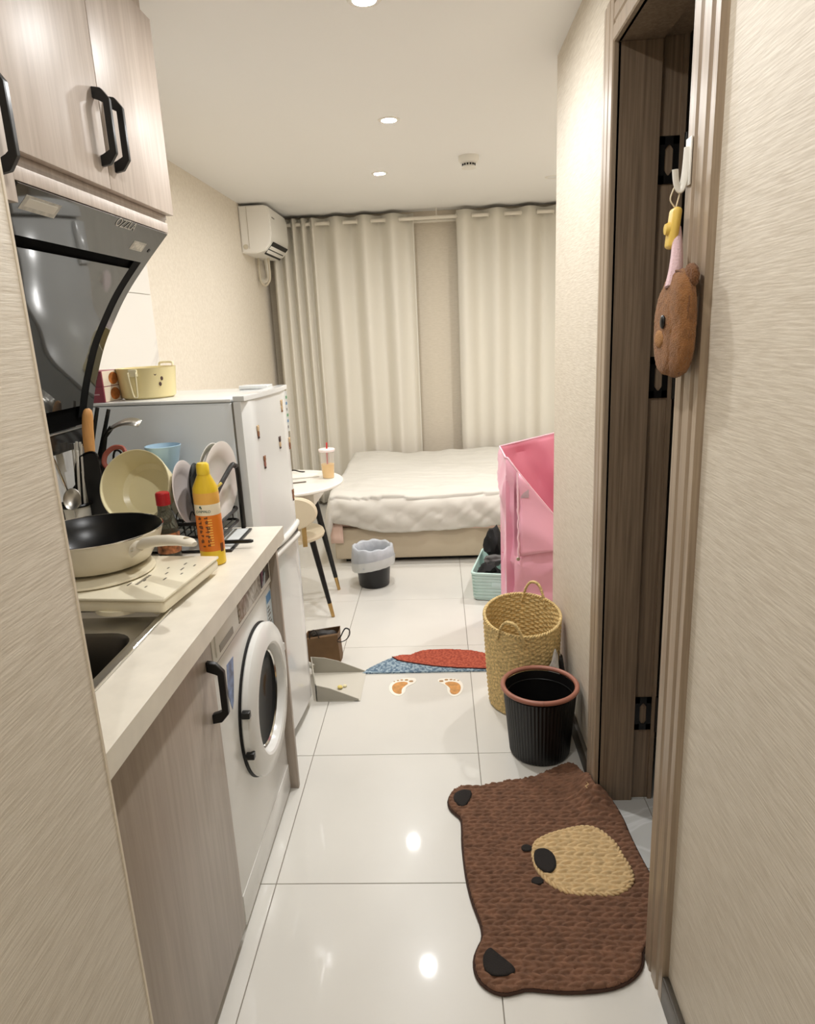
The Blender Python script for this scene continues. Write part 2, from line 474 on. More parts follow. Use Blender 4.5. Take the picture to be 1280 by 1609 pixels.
# upper cabinet over the hood (two doors)
t = thing('wall_cabinet', 'two-door ash-grey wall cabinet with black bow handles above the range hood', 'cabinet', (-.99, 1.78, 1.84))
bm = B(); box(bm, XL + .009, -.792, 1.37, 2.186, 1.845, 2.368); obj('carcass', bm, LAMI, t)
for a, b, yh in ((1.3705, 1.7805, 1.752), (1.7835, 2.190, 1.822)):
    bm = B(); box(bm, -.790, -.770, a, b, 1.856, 2.366, bev=.0015); d = obj('cabinet_door', bm, LAMI, t)
    bow_handle(d, -.770, yh, 1.900, 2.068)
bm = B(); box(bm, -.80, -.785, 1.37, 2.165, 2.369, ZC - .001); obj('filler_strip', bm, LAMI, t)
bm = B(); box(bm, -.81, -.792, 1.371, 2.175, 1.828, 1.845); obj('recess_strip', bm, LAMI_SHADE, t)
bm = B(); box(bm, -.81, -.772, 1.371, 2.135, 1.801, 1.828, bev=.001); obj('valance', bm, LAMI, t)
# upper cabinet left of the hood
t = thing('wall_cabinet', 'lower-hanging ash-grey wall cabinet at the left frame edge, beside the range hood', 'cabinet', (-.99, 1.12, 1.755))
bm = B(); box(bm, XL + .009, -.792, .87, 1.368, 1.757, 2.368); obj('carcass', bm, LAMI, t)
bm = B(); box(bm, -.790, -.770, .872, 1.3675, 1.76, 2.366, bev=.0015); d = obj('cabinet_door', bm, LAMI, t); bow_handle(d, -.770, 1.325, 1.80, 1.975)
bm = B(); box(bm, -.80, -.785, .87, 1.368, 2.369, ZC - .001); obj('filler_strip', bm, LAMI, t)

# base cabinet with door
t = thing('base_cabinet', 'ash-grey base cabinet with one door under the sink', 'cabinet', (-.85, 1.15, 0))
bm = B(); box(bm, XL + .001, -.562, .869, 1.437, .075, .72); box(bm, XL + .001, -.60, .869, 1.437, 0, .075); obj('carcass', bm, LAMI_SHADE, t)
bm = B(); box(bm, -.561, -.541, .871, 1.4365, .035, .852, bev=.0015); d = obj('cabinet_door', bm, LAMI_SHADE, t)
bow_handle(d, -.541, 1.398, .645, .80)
bm = B(); box(bm, XL + .001, -.522, 2.034, 2.054, 0, .853, bev=.001); tag(obj('end_panel', bm, LAMI_SHADE), 'narrow brown-grey end panel between the washing machine and the fridge', 'panel')

# worktop with the sink cut-out
SX0, SX1, SY0, SY1 = -1.10, -.640, .95, 1.455
bm = B()
for a in ((XL + .01, SX0, .869, 2.15), (SX1, -.52, .869, 2.15), (SX0, SX1, .869, SY0), (SX0, SX1, SY1, 2.15)):
    box(bm, a[0], a[1], a[2], a[3], .854, .9)
bmesh.ops.remove_doubles(bm, verts=bm.verts, dist=1e-5)
tag(obj('worktop', bm, STONE, angle=20), 'continuous cream stone worktop running along the left kitchen wall', 'worktop')
# sink
t = thing('sink', 'stainless steel sink set into the worktop near the left wall', 'sink', (-.87, 1.2, .74))
bm = B()
def rrect(x0, x1, y0, y1, r, z, n=6):
    pts = []
    for cxx, cyy, a0 in ((x1 - r, y1 - r, 0), (x0 + r, y1 - r, 90), (x0 + r, y0 + r, 180), (x1 - r, y0 + r, 270)):
        for k in range(n + 1):
            a = radians(a0 + 90 * k / n); pts.append((cxx + r * cos(a), cyy + r * sin(a), z))
    return pts
rows = [rrect(SX0 - .02, SX1 + .012, SY0 - .02, SY1 + .012, .012, .9006), rrect(SX0 - .02, SX1 + .012, SY0 - .02, SY1 + .012, .012, .904),
        rrect(SX0 + .003, SX1 - .004, SY0 + .003, SY1 - .004, .010, .904), rrect(SX0 + .005, SX1 - .006, SY0 + .005, SY1 - .006, .010, .890),
        rrect(SX0 + .03, SX1 - .03, SY0 + .03, SY1 - .085, .06, .887)]
sheet(bm, rows, closed=True); obj('rim', bm, STEEL, t, angle=25)
bm = B(); tube(bm, rrect(SX0 - .019, SX1 + .011, SY0 - .019, SY1 + .011, .012, .9045), .0022, 6, closed=True); obj('rim_edge', bm, CHROME, t)
bm = B()
rows = [rrect(SX0 + .03, SX1 - .03, SY0 + .03, SY1 - .085, .06, .887), rrect(SX0 + .034, SX1 - .034, SY0 + .034, SY1 - .089, .058, .878),
        rrect(SX0 + .045, SX1 - .045, SY0 + .045, SY1 - .10, .055, .75), rrect(SX0 + .09, SX1 - .09, SY0 + .09, SY1 - .14, .04, .735)]
g = sheet(bm, rows, closed=True); bm.faces.new(list(reversed(g[-1])))
obj('bowl', bm, STEEL_D, t, angle=30)
bm = B(); lathe(bm, [(0, .7375), (.03, .7375), (.034, .7365), (.034, .7352)], 24, center=(-.87, 1.16, 0)); obj('drain', bm, CHROME, t)
# clear lid leaning in the sink
CLEAR = mat('clear_glass', (240, 244, 242), 0.03, trans=1.0, ior=1.45)
lid = thing('glass_lid', 'clear round glass lid leaning in the sink by the left wall', 'lid', (-.70, 1.06, .75))
Ml = Matrix.Translation((-.735, 1.075, .86)) @ Matrix.Rotation(radians(12), 4, 'Y') @ Matrix.Rotation(radians(90), 4, 'Y')
bm = B(); lathe(bm, [(0, .02), (.05, .016), (.095, .002), (.095, 0), (.05, .0135), (0, .0175)], 40, M=Ml); obj('pane', bm, CLEAR, lid)
bm = B(); tube(bm, [Ml @ Vector((.096 * cos(2 * pi * k / 40), .096 * sin(2 * pi * k / 40), 0)) for k in range(40)], .003, 6, closed=True); obj('steel_rim', bm, CHROME, lid)

# ---------------- washing machine
t = thing('washing_machine', 'white front-loading washing machine under the worktop with round door', 'washing machine', (-.83, 1.74, 0))
WX = -.548
bm = B(); box(bm, -1.10, WX, 1.444, 2.03, .012, .845, bev=.012, seg=3); body = obj('body', bm, WHITE, t)
bm = B(); box(bm, WX, WX + .004, 1.452, 2.022, .758, .842, bev=.0015); pn = obj('control_panel', bm, WHITE_P, t)
bm = B(); box(bm, WX + .003, WX + .008, 1.47, 1.655, .772, .836, bev=.002); dr = obj('detergent_drawer', bm, WHITE_P, t)
bm = B(); box(bm, WX + .0075, WX + .0095, 1.49, 1.60, .776, .795, bev=.0008, seg=1); obj('drawer_recess', bm, mat('recess_grey', (150, 146, 136), .4), dr)
CLOUD = marblemat('grey_cloud_film', (188, 180, 168), (130, 118, 104), 16, 0.25, lo=.42, hi=.52)
bm = B(); box(bm, WX + .003, WX + .0065, 1.665, 1.90, .772, .838, bev=.001); obj('clouded_film', bm, CLOUD, t)
bm = B(); box(bm, WX + .003, WX + .007, 1.905, 2.0, .778, .838, bev=.001); obj('display', bm, BLACKG, t)
bm = B(); box(bm, WX - .0005, WX + .0015, 1.452, 2.022, .7535, .7565); obj('seam_groove', bm, mat('seam_grey', (120, 115, 106), .5), t)
bm = B(); box(bm, WX - .0005, WX + .002, 1.456, 2.02, .014, .105, bev=.001); obj('plinth', bm, WHITE, t)
DC = (1.797, .484)
Mw = Matrix(((0, 0, 1, WX), (1, 0, 0, DC[0]), (0, 1, 0, DC[1]), (0, 0, 0, 1)))   # local z -> +x
bm = B(); lathe(bm, [(.2195, 0), (.2195, .003), (.214, .006), (.214, .012)], 72, M=Mw, cap0=False, cap1=False); obj('door_gasket', bm, BLACKM, t)
bm = B(); lathe(bm, [(.212, .004), (.217, .010), (.217, .024), (.208, .032), (.160, .038), (.153, .034), (.143, .010), (.143, .004)], 72, M=Mw, cap0=False, cap1=False); dd = obj('door_ring', bm, WHITE, t)
bm = B(); lathe(bm, [(.143, .010), (.137, .016), (.133, .012)], 64, M=Mw, cap0=False, cap1=False); obj('chrome_bezel', bm, CHROME, dd)
bm = B(); lathe(bm, [(.136, .013), (.12, .010), (.06, .004), (0, .002)], 64, M=Mw, cap0=False); obj('porthole_glass', bm, mat('porthole', (16, 17, 17), 0.08, spec=.15, ior=1.15), dd)
for z in (.555, .435):
    bm = B(); box(bm, WX + .012, WX + .034, DC[0] - .225, DC[0] - .207, z - .009, z + .009, bev=.002); obj('hinge_clip', bm, BLACK, dd)
bm = B(); tube(bm, [(WX + .016, DC[0] + .208, DC[1] + .075), (WX + .026, DC[0] + .214, DC[1] + .066), (WX + .026, DC[0] + .219, DC[1] + .045), (WX + .016, DC[0] + .215, DC[1] + .03)], .005, 8); obj('pull_handle', bm, WHITE, dd)
BLUE = mat('blue_sticker', (112, 132, 172), .35, var=.35, vscale=45)
def yz_patch(pts, x, th=.0008, M=None):
    bm = B(); prism(bm, pts, x, x + th, M=Matrix(((0, 0, 1, 0), (1, 0, 0, 0), (0, 1, 0, 0), (0, 0, 0, 1)))); return bm
bm = yz_patch([(1.545, .715), (1.60, .712), (1.585, .655), (1.565, .605), (1.55, .59), (1.53, .64)], WX + .0002); obj('blue_sticker', bm, BLUE, t)
bm = yz_patch([(1.955, .735), (2.018, .735), (2.018, .60), (1.955, .60)], WX + .0002); st = obj('energy_label', bm, mat('label_pale', (190, 202, 206), .4), t)
LBL = [mat('label_blue', (84, 130, 170), .5), mat('label_grey', (120, 118, 112), .5), mat('label_green', (110, 160, 120), .5)]
bm = B(); box(bm, WX + .001, WX + .0014, 1.96, 2.012, .705, .732); obj('label_band', bm, LBL[0], st)
bm = B()
for k in range(7): box(bm, WX + .001, WX + .0014, 1.963, 1.985 + .022 * random.random(), .612 + k * .0125, .618 + k * .0125)
obj('label_lines', bm, LBL[1], st)

# ---------------- range hood
t = thing('range_hood', 'curved black glass range hood mounted under the wall cabinet', 'range hood', (-1.05, 1.74, 1.2))
HP = [(-.772, 1.799), (-.845, 1.722), (-.914, 1.642), (-.965, 1.567), (-1.006, 1.497), (-1.043, 1.409), (-1.063, 1.35), (-1.077, 1.30), (-1.090, 1.262)]
HP = [tuple(v)[:2] for v in catmull([(a, b, 0) for a, b in HP], 4)]
def hood_strip(i0, i1, y0, y1, out, th, inset=0.0):
    """panel following the hood profile, raised by out along the outward normal"""
    bm = B(); fr, bk = [], []
    seg = HP[i0:i1 + 1]
    for k, (x, z) in enumerate(seg):
        a = HP[max(i0 + k - 1, 0)]; b = HP[min(i0 + k + 1, len(HP) - 1)]
        tx, tz = b[0] - a[0], b[1] - a[1]; L = sqrt(tx * tx + tz * tz); nx, nz = -tz / L, tx / L
        if nx < 0: nx, nz = -nx, -nz
        fr.append((x + nx * out, z + nz * out)); bk.append((x + nx * (out - th), z + nz * (out - th)))
    loop = fr + bk[::-1]
    a = [bm.verts.new((x, y0, z)) for x, z in loop]; b = [bm.verts.new((x, y1, z)) for x, z in loop]
    n = len(loop); m = len(fr)
    for i in range(n):
        j = (i + 1) % n; bm.faces.new((a[i], a[j], b[j], b[i]))
    for i in range(m - 1):
        bm.faces.new((a[i], a[n - 1 - i], a[n - 2 - i], a[i + 1])); bm.faces.new((b[i], b[i + 1], b[n - 2 - i], b[n - 1 - i]))
    return bm
N = len(HP) - 1
Y0, Y1 = 1.376, 2.118
obj('housing', hood_strip(0, N, Y0, Y1, -.004, .012), mat('hood_black', (5, 5, 5), .8, spec=.05), t, angle=50)
top = obj('glass_panel', hood_strip(0, 4, Y0, Y1, .004, .005), GLASSG, t, angle=50)
obj('glass_strip', hood_strip(4, N - 2, 2.078, Y1, .004, .005), GLASSG, t, angle=50)
obj('glass_panel', hood_strip(5, N - 6, Y0, 2.034, .003, .004), GLASSG, t, angle=50)
obj('black_border', hood_strip(4, N - 3, 2.0345, 2.0775, .003, .004), mat('border_black', (6, 6, 6), .7, spec=.1), t, angle=50)
bm = B(); prism(bm, [(XL + .01, 1.79), (-.86, 1.79), (-.99, 1.62), (-1.10, 1.40), (-1.13, 1.27), (-1.11, 1.215), (XL + .01, 1.215)], 1.40, 2.10,
                M=Matrix(((1, 0, 0, 0), (0, 0, 1, 0), (0, 1, 0, 0), (0, 0, 0, 1)))); obj('duct_box', bm, BLACKG, t)
bm = B(); box(bm, -1.115, -1.083, 1.39, 2.105, 1.200, 1.255, bev=.004); obj('oil_tray', bm, mat('tray_dark', (34, 32, 30), .15), t)
bm = B(); box(bm, -1.10, -1.0785, 1.376, 2.115, 1.256, 1.2605, bev=.001); obj('steel_trim', bm, STEEL, t)
# stickers & lettering on the sloped glass
def hood_pt(s, y, lift):
    f = s; i = int(f); fr = f - i
    a, b = HP[i], HP[i + 1]
    x = a[0] + (b[0] - a[0]) * fr; z = a[1] + (b[1] - a[1]) * fr
    tx, tz = b[0] - a[0], b[1] - a[1]; L = sqrt(tx * tx + tz * tz); nx, nz = -tz / L, tx / L
    if nx < 0: nx, nz = -nx, -nz
    return Vector((x + nx * lift, y, z + nz * lift))
def hood_patch(name, s0, s1, y0, y1, m, parent, lift=.0046):
    bm = B(); a = [hood_pt(s0, y0, lift), hood_pt(s0, y1, lift), hood_pt(s1, y1, lift), hood_pt(s1, y0, lift)]
    b = [hood_pt(s0, y0, lift - .0007), hood_pt(s0, y1, lift - .0007), hood_pt(s1, y1, lift - .0007), hood_pt(s1, y0, lift - .0007)]
    va = [bm.verts.new(p) for p in a]; vb = [bm.verts.new(p) for p in b]
    bm.faces.new(va); bm.faces.new(vb[::-1])
    for i in range(4): bm.faces.new((va[i], va[(i + 1) % 4], vb[(i + 1) % 4], vb[i]))
    return obj(name, bm, m, parent)
SILV = mat('silver_label', (196, 192, 180), .35, var=.12, vscale=60)
s1 = hood_patch('white_sticker', .9, 2.1, 1.42, 1.55, SILV, top)
hood_patch('sticker_line', 1.15, 1.8, 1.432, 1.54, mat('sticker_pale', (222, 218, 206), .4), s1, .0052)
s2 = hood_patch('small_sticker', 2.0, 2.9, 1.955, 2.035, SILV, top)
hood_patch('sticker_line', 2.2, 2.7, 1.962, 2.028, mat('sticker_pale2', (216, 212, 200), .4, var=.2, vscale=90), s2, .0052)
p0 = hood_pt(.62, 1.80, .0049); pu = hood_pt(.3, 1.80, .0049)
text('lettering', 'OZZLA', .034, mat('logo_silver', (205, 202, 194), .35), axes(p0, (0, 1, 0), pu - p0), top)
bm = B(); lathe(bm, [(0, .0012), (.006, .0012), (.006, 0)], 16, M=axes(hood_pt(2.6, 2.075, .0042), (0, 1, 0), hood_pt(2.2, 2.075, .0042) - hood_pt(2.6, 2.075, .0042))); obj('sensor_button', bm, BLACK, top)

# ---------------- fridge (turned a few degrees)
FA = math.atan2(.045, .425)
fr = thing('fridge', 'white two-door fridge with small bear magnets beyond the worktop', 'fridge', (-.605, 2.18, 0), -FA)
FW, FD, FH = .432, .565, 1.312      # local: x = front direction (+), y = along the front
def fb(bm, *a, **k): return box(bm, *a, **k)
bm = B(); box(bm, -FD, -.052, 0.0, FW, .03, FH - .012, bev=.008); box(bm, -FD + .03, -.09, .03, FW - .03, 0, .03); obj('cabinet_body', bm, FRIDGE_S, fr, world=False)
bm = B(); box(bm, -FD, -.054, 0.0, FW, FH - .011, FH, bev=.004); obj('top_lid', bm, FRIDGE, fr, world=False)
def bowed(y0, y1, z0, z1, top_cut=0.0):
    bm = B(); n = 14; rows = []
    for k in range(n + 1):
        y = y0 + (y1 - y0) * k / n; u = 2 * k / n - 1
        edge = min(1, (1 - abs(u)) / .07); x = .0 - .010 * u * u - .012 * (1 - edge) ** 2
        rows.append((x, y))
    pts = rows + [(-.046, y1), (-.046, y0)]
    prism(bm, pts, z0, z1, bev=.004); return bm
ud = obj('fridge_door', bowed(0, FW, .790, FH - .008), FRIDGE, fr, world=False, angle=40)
ld = obj('fridge_door', bowed(0, FW, .045, .745), FRIDGE, fr, world=False, angle=40)
bm = B(); prism(bm, [(p[0] + .003, p[1]) for p in [(-.012, 0), (-.002, .1), (.001, FW / 2), (-.002, FW - .1), (-.012, FW)]] + [(-.046, FW), (-.046, 0)], FH - .008, FH + .008, bev=.003); obj('door_cap', bm, FRIDGE, ud, world=False)
# curved grip shells along the seam
GR = mat('grip_white', (222, 220, 214), .25)
for nm, z, dz, par in (('door_grip', .792, -1, ud), ('door_grip', .742, 1, ld)):
    bm = B(); pts = []
    for k in range(15):
        u = k / 14; pts.append((-.011 + .013 * sin(pi * u) ** .7, .008 + (FW - .016) * u, z + dz * .010 * sin(pi * u)))
    tube(bm, pts, [.009] + [.0125] * 13 + [.009], 10); obj(nm, bm, GR, par, world=False, angle=60)
bm = B(); box(bm, -.045, -.012, .004, FW - .004, .746, .789); obj('seam_recess', bm, mat('gap_grey', (70, 68, 64), .6), fr, world=False)
bm = B(); lathe(bm, [(.011, 0), (.011, .002), (0, .002)], 20, M=axes((.001, .10, .825), (0, 1, 0), (0, 0, 1))); obj('badge', bm, mat('badge_brown', (165, 150, 124), .4), ud, world=False)
bm = B(); box(bm, -.053, -.046, .002, FW - .002, .05, FH - .012); obj('door_seal', bm, mat('seal_grey', (120, 116, 106), .6), fr, world=False)
bm = B(); box(bm, -.17, -.06, FW - .07, FW - .005, FH, FH + .014, bev=.004); obj('hinge_cover', bm, FRIDGE, fr, world=False)
# magnets on the doors: each is a thing of its own
BROWN = mat('magnet_brown', (140, 92, 60), .5); TAN = mat('magnet_tan', (200, 172, 134), .5); DKB = mat('magnet_dark', (78, 56, 50), .5); REDB = mat('magnet_red', (150, 96, 82), .5)
Fm = WM['fridge']
def magnet(yl, z, k, label, m1, m2, m3):
    u = 2 * yl / FW - 1; x = -.010 * u * u + .0005
    base = Fm @ Vector((x, yl, z))
    t = thing('fridge_magnet', label, 'magnet', tuple(base), -FA, group='small animal magnets on the fridge door')
    M0 = Matrix(((0, 0, .8, 0), (.72, 0, 0, 0), (0, .82, 0, 0), (0, 0, 0, 1)))
    bm = B(); lathe(bm, [(0, .004), (.010, .004), (.0125, .002), (.0125, 0)], 20, M=M0 @ Matrix.Translation((0, .012, 0))); hd = obj('head', bm, m1, t, world=False)
    bm = B()
    for s in (-1, 1): lathe(bm, [(0, .003), (.004, .003), (.0045, 0)], 12, M=M0 @ Matrix.Translation((s * .009, .022, 0)))
    obj('ear', bm, m1, hd, world=False)
    bm = B(); lathe(bm, [(0, .0036), (.009, .0036), (.011, 0)], 18, M=M0 @ Matrix.Translation((0, -.008, 0)), sy=1.35); obj('body', bm, m2, t, world=False)
    bm = B()
    for s in (-1, 1): lathe(bm, [(0, .003), (.0042, .003), (.0045, 0)], 10, M=M0 @ Matrix.Translation((s * .005, -.024, 0)))
    obj('foot', bm, m3, t, world=False)
magnet(.08, 1.195, 0, 'brown bear magnet nearest the worktop on the upper fridge door', TAN, BROWN, DKB)
magnet(.11, 1.088, 1, 'brown magnet lower left on the upper fridge door, below the nearest bear', BROWN, REDB, DKB)
magnet(.335, 1.252, 2, 'small tan magnet highest on the upper fridge door', TAN, TAN, BROWN)
magnet(.275, 1.128, 3, 'dark spotted magnet in the middle of the upper fridge door', DKB, TAN, DKB)
magnet(.40, 1.105, 4, 'tan magnet at the far edge of the upper fridge door', TAN, BROWN, BROWN)
magnet(.385, .908, 5, 'lone brown magnet low at the far edge of the upper fridge door', BROWN, BROWN, DKB)
bm = B(); box(bm, 0, .0008, -.0, .028, 0, .15); o = obj('fridge_sticker', bm, mat('sticker_pale3', (205, 208, 204), .4)); o.location = Fm @ Vector((-.0085, .395, 1.148)); o.rotation_euler = (0, 0, -FA)
tag(o, 'tall pale printed sticker along the top far edge of the upper fridge door', 'sticker')
for k in range(6):
    bm = B(); box(bm, .0006, .0012, .005 + .004 * (k % 2), .018 + .004 * (k % 3), .012 + k * .022, .022 + k * .022); obj('print_mark', bm, LBL[(k * 2 + 1) % 3], o, world=False)
bm = yz_patch([(0, 0), (.028, 0), (.028, .085), (0, .085)], .0); o = obj('fridge_sticker', bm, mat('sticker_white', (236, 232, 224), .3))
o.location = Fm @ Vector((-.0055, .33, .25)); o.rotation_euler = (0, 0, -FA); tag(o, 'blank white rectangular sticker on the lower fridge door', 'sticker')

# ================================================================== THINGS ON THE FRIDGE
FT = FH + .0005
PINKBOX = mat('maroon_card', (150, 72, 84), .5); BOXW = mat('box_white', (232, 218, 196), .5)
BREAD = mat('bread_print', (196, 120, 60), .5, var=.3, vscale=40); TXTP = mat('print_pink', (214, 172, 176), .5)
for k, (z, lab) in enumerate(((FT, 'maroon food carton with bread picture on the fridge, lower of two'), (FT + .0505, 'maroon food carton with bread picture on the fridge, stacked on top'))):
    t = thing('food_carton', lab, 'carton', (-1.12, 2.29, z), -.06, group='maroon cartons on the fridge')
    bm = B(); box(bm, -.055, .036, -.05, .07, 0, .050, bev=.001, seg=1); c = obj('carton', bm, PINKBOX, t, world=False)
    bm = B(); box(bm, .0355, .0366, -.045, .069, .001, .049); w_ = obj('white_panel', bm, BOXW, c, world=False)
    bm = B(); lathe(bm, [(0, .0008), (.02, .0008), (.02, 0)], 20, M=Matrix(((0, 0, 1, .0366), (1, 0, 0, .02), (0, 1, 0, .024), (0, 0, 0, 1))), sx=1.5); obj('bread_picture', bm, BREAD, c, world=False)
    bm = B(); box(bm, -.03, .02, -.0508, -.0498, .024, .028); obj('print_line', bm, TXTP, c, world=False)
PX, PY = -.995, 2.375
t = thing('cream_saucepan', 'pale yellow saucepan with folding wire handle on top of the fridge', 'saucepan', (PX, PY, FT))
c = (PX, PY, FT)
bm = B(); lathe(bm, [(0, .0), (.080, .0), (.088, .006), (.097, .10), (.0985, .102), (.0955, .102), (.094, .098), (.086, .010), (0, .006)], 56, center=c); obj('pot', bm, CREAM, t)
CREAMW = mat('cream_wire', (236, 226, 190), .3)
bm = B(); a0 = radians(-93); ca, sa = cos(a0), sin(a0)
def P(r, off, z): return (PX + ca * r - sa * off, PY + sa * r + ca * off, FT + z)
tube(bm, catmull([P(.099, -.014, .088), P(.106, -.013, .085), P(.104, -.010, .05), P(.100, -.006, .014), P(.101, .002, .009), P(.102, .008, .014), P(.106, .012, .05), P(.107, .014, .085), P(.099, .014, .088)], 5), .0022, 8); obj('wire_handle', bm, CREAMW, t)
bm = B(); box(bm, -.015, .015, -.004, .008, -.012, .012, bev=.003, M=Matrix.Translation(P(.098, 0, .088)) @ Matrix.Rotation(a0 - pi / 2 + pi, 4, 'Z')); obj('handle_bracket', bm, CREAMW, t)
bm = B(); a0 = radians(68); ca, sa = cos(a0), sin(a0)
tube(bm, catmull([P(.095, -.03, .099), P(.098, -.028, .112), P(.1, 0, .114), P(.098, .028, .112), P(.095, .03, .099)], 5), .004, 8); obj('side_grip', bm, CREAMW, t)
for k, (da, z) in enumerate(((-.55, .083), (-.32, .066), (-.40, .048))):
    a = radians(-20) + da; r = .096 * .98
    bm = B(); lathe(bm, [(0, .001), (.0045, .001), (.005, 0)], 10, M=axes((PX + (r) * cos(a), PY + r * sin(a), FT + z), (-sin(a), cos(a), 0), (0, 0, 1)), sy=1.4); obj('printed_dot', bm, DKB, t)

# ================================================================== THINGS ON THE WORKTOP
WT = .9005
# induction cooker, slightly turned, back of the sink under its front edge
ic = thing('induction_cooker', 'cream induction cooker bridging the sink edge on the worktop', 'induction cooker', (-.79, 1.565, WT), radians(-6))
ICM = mat('cooker_cream', (228, 219, 193), .3)
bm = B(); box(bm, -.185, .182, -.138, .160, .012, .040, bev=.008, seg=3); obj('body', bm, ICM, ic, world=False)
bm = B(); box(bm, -.187, .184, -.140, .162, .0402, .0475, bev=.003); gl = obj('glass_top', bm, mat('cooker_top', (233, 225, 201), .2), ic, world=False)
for x, y in ((-.15, -.10), (.15, -.10), (-.15, .13), (.15, .13)):
    bm = B(); lathe(bm, [(.014, 0), (.016, .004), (.016, .016)], 20, center=(x, y, 0)); obj('foot', bm, ICM, ic, world=False)
bm = B(); lathe(bm, [(.05, .004), (.06, .006), (.06, .016)], 32, center=(.05, -.085, 0)); obj('fan_cowl', bm, ICM, ic, world=False)
INK = mat('control_ink', (90, 84, 72), .5)
bm = B()
for (x, y, l) in ((.05, -.06, .02), (.075, -.03, .012), (.10, -.07, .01), (.12, -.02, .016), (.105, .02, .014), (.13, .05, .018), (.145, .02, .01), (.12, .09, .015), (.15, .08, .012), (.09, .06, .01)):
    box(bm, x, x + .004, y, y + l, .0475, .0478)
for k in range(8): box(bm, .067, .075, -.052 + k * .0085, -.0465 + k * .0085, .0475, .0478)
obj('control_marks', bm, INK, gl, world=False, kind='stuff')
ICT = WT + .0478
# plate under the pan (heat mat) and the pan
PC = (-.885, 1.66)
bm = B(); lathe(bm, [(0, 0), (.136, 0), (.143, .004), (.141, .009), (.13, .0075), (0, .0075)], 56, center=(-.868, 1.60, ICT)); tag(obj('heat_mat', bm, ICM), 'round cream heat mat between the frying pan and the induction cooker', 'mat')
PB = ICT + .012
t = thing('frying_pan', 'cream deep frying pan with black inside on the induction cooker', 'frying pan', (-.882, 1.648, PB))
pcx, pcy = -.882, 1.648
bm = B(); lathe(bm, [(0, 0), (.115, 0), (.128, .006), (.158, .055), (.167, .083), (.1655, .0848)], 72, center=(pcx, pcy, PB), cap1=False); obj('pan_shell', bm, PANCREAM, t, angle=40)
bm = B(); lathe(bm, [(.1655, .0848), (.1635, .0835), (.153, .055), (.125, .012), (.112, .006), (0, .006)], 72, center=(pcx, pcy, PB), cap0=False); obj('nonstick_inside', bm, mat('nonstick', (12, 12, 12), .3), t, angle=40)
bm = B(); tube(bm, [(pcx + .1663 * cos(2 * pi * k / 72), pcy + .1663 * sin(2 * pi * k / 72), PB + .0845) for k in range(72)], .002, 6, closed=True); obj('steel_rim', bm, CHROME, t)
ha = math.atan2(-.118, .19); dv = Vector((cos(ha), sin(ha), 0)); sv = Vector((-sin(ha), cos(ha), 0))
def hp(r, z): return Vector((pcx, pcy, PB)) + dv * r + Vector((0, 0, z))
bm = B(); pts = [hp(.165, .058), hp(.185, .066), hp(.195, .070)]
tube(bm, pts, [.024, .017, .013], 12, flat=.6); hb = obj('handle_bracket', bm, PANCREAM, t)
bm = B()
for s in (-.014, .014): lathe(bm, [(0, .005), (.0055, .005), (.007, 0)], 14, M=axes(hp(.1740, .060) + sv * s * .75, sv, Vector((0, 0, 1)) + dv * -.3))
obj('rivet', bm, CHROME, hb)
bm = B()
prof = [(.192, .072, .012, .012), (.205, .078, .0135, .014), (.25, .090, .0145, .0135), (.30, .099, .0155, .0125), (.345, .104, .017, .011), (.375, .104, .016, .009), (.392, .102, .008, .005)]
rings = []
for r, z, wv, hv in prof:
    rings.append([hp(r, z) + sv * (wv * cos(2 * pi * k / 14)) + Vector((0, 0, hv * sin(2 * pi * k / 14))) for k in range(14)])
g = sheet(bm, rings, closed=True); bm.faces.new(g[0]); bm.faces.new(list(reversed(g[-1]))); obj('handle', bm, PANCREAM, t, angle=60)
bm = B(); lathe(bm, [(0, .0015), (.005, .0015), (.0075, 0)], 16, M=Matrix.Translation(hp(.366, .1135)), sx=1.0, sy=.8); obj('hang_hole', bm, mat('hole_tan', (165, 152, 124), .5), t)
bm = B(); tube(bm, catmull([(-.98, 1.46, PB + .09), (-.96, 1.478, PB + .104), (-.925, 1.478, PB + .092), (-.905, 1.474, PB + .05), (-.90, 1.462, PB - .004), (-.905, 1.45, PB - .0085)], 6), .0013, 6)
tag(obj('thin_cord', bm, WHITE_P), 'thin white cord hanging over the rim of the frying pan', 'cord')
bm = B(); box(bm, -.012, .012, -.006, .006, 0, .12, bev=.005, M=Matrix.Translation((-.885, 1.4365, WT + .055)) @ Matrix.Rotation(radians(-6), 4, 'X') @ Matrix.Rotation(radians(4), 4, 'Y'))
WOODL = grainmat('light_wood', (190, 134, 74), (212, 158, 96), (70, 70, 8), rough=.45, bump=.05)
bm.free()

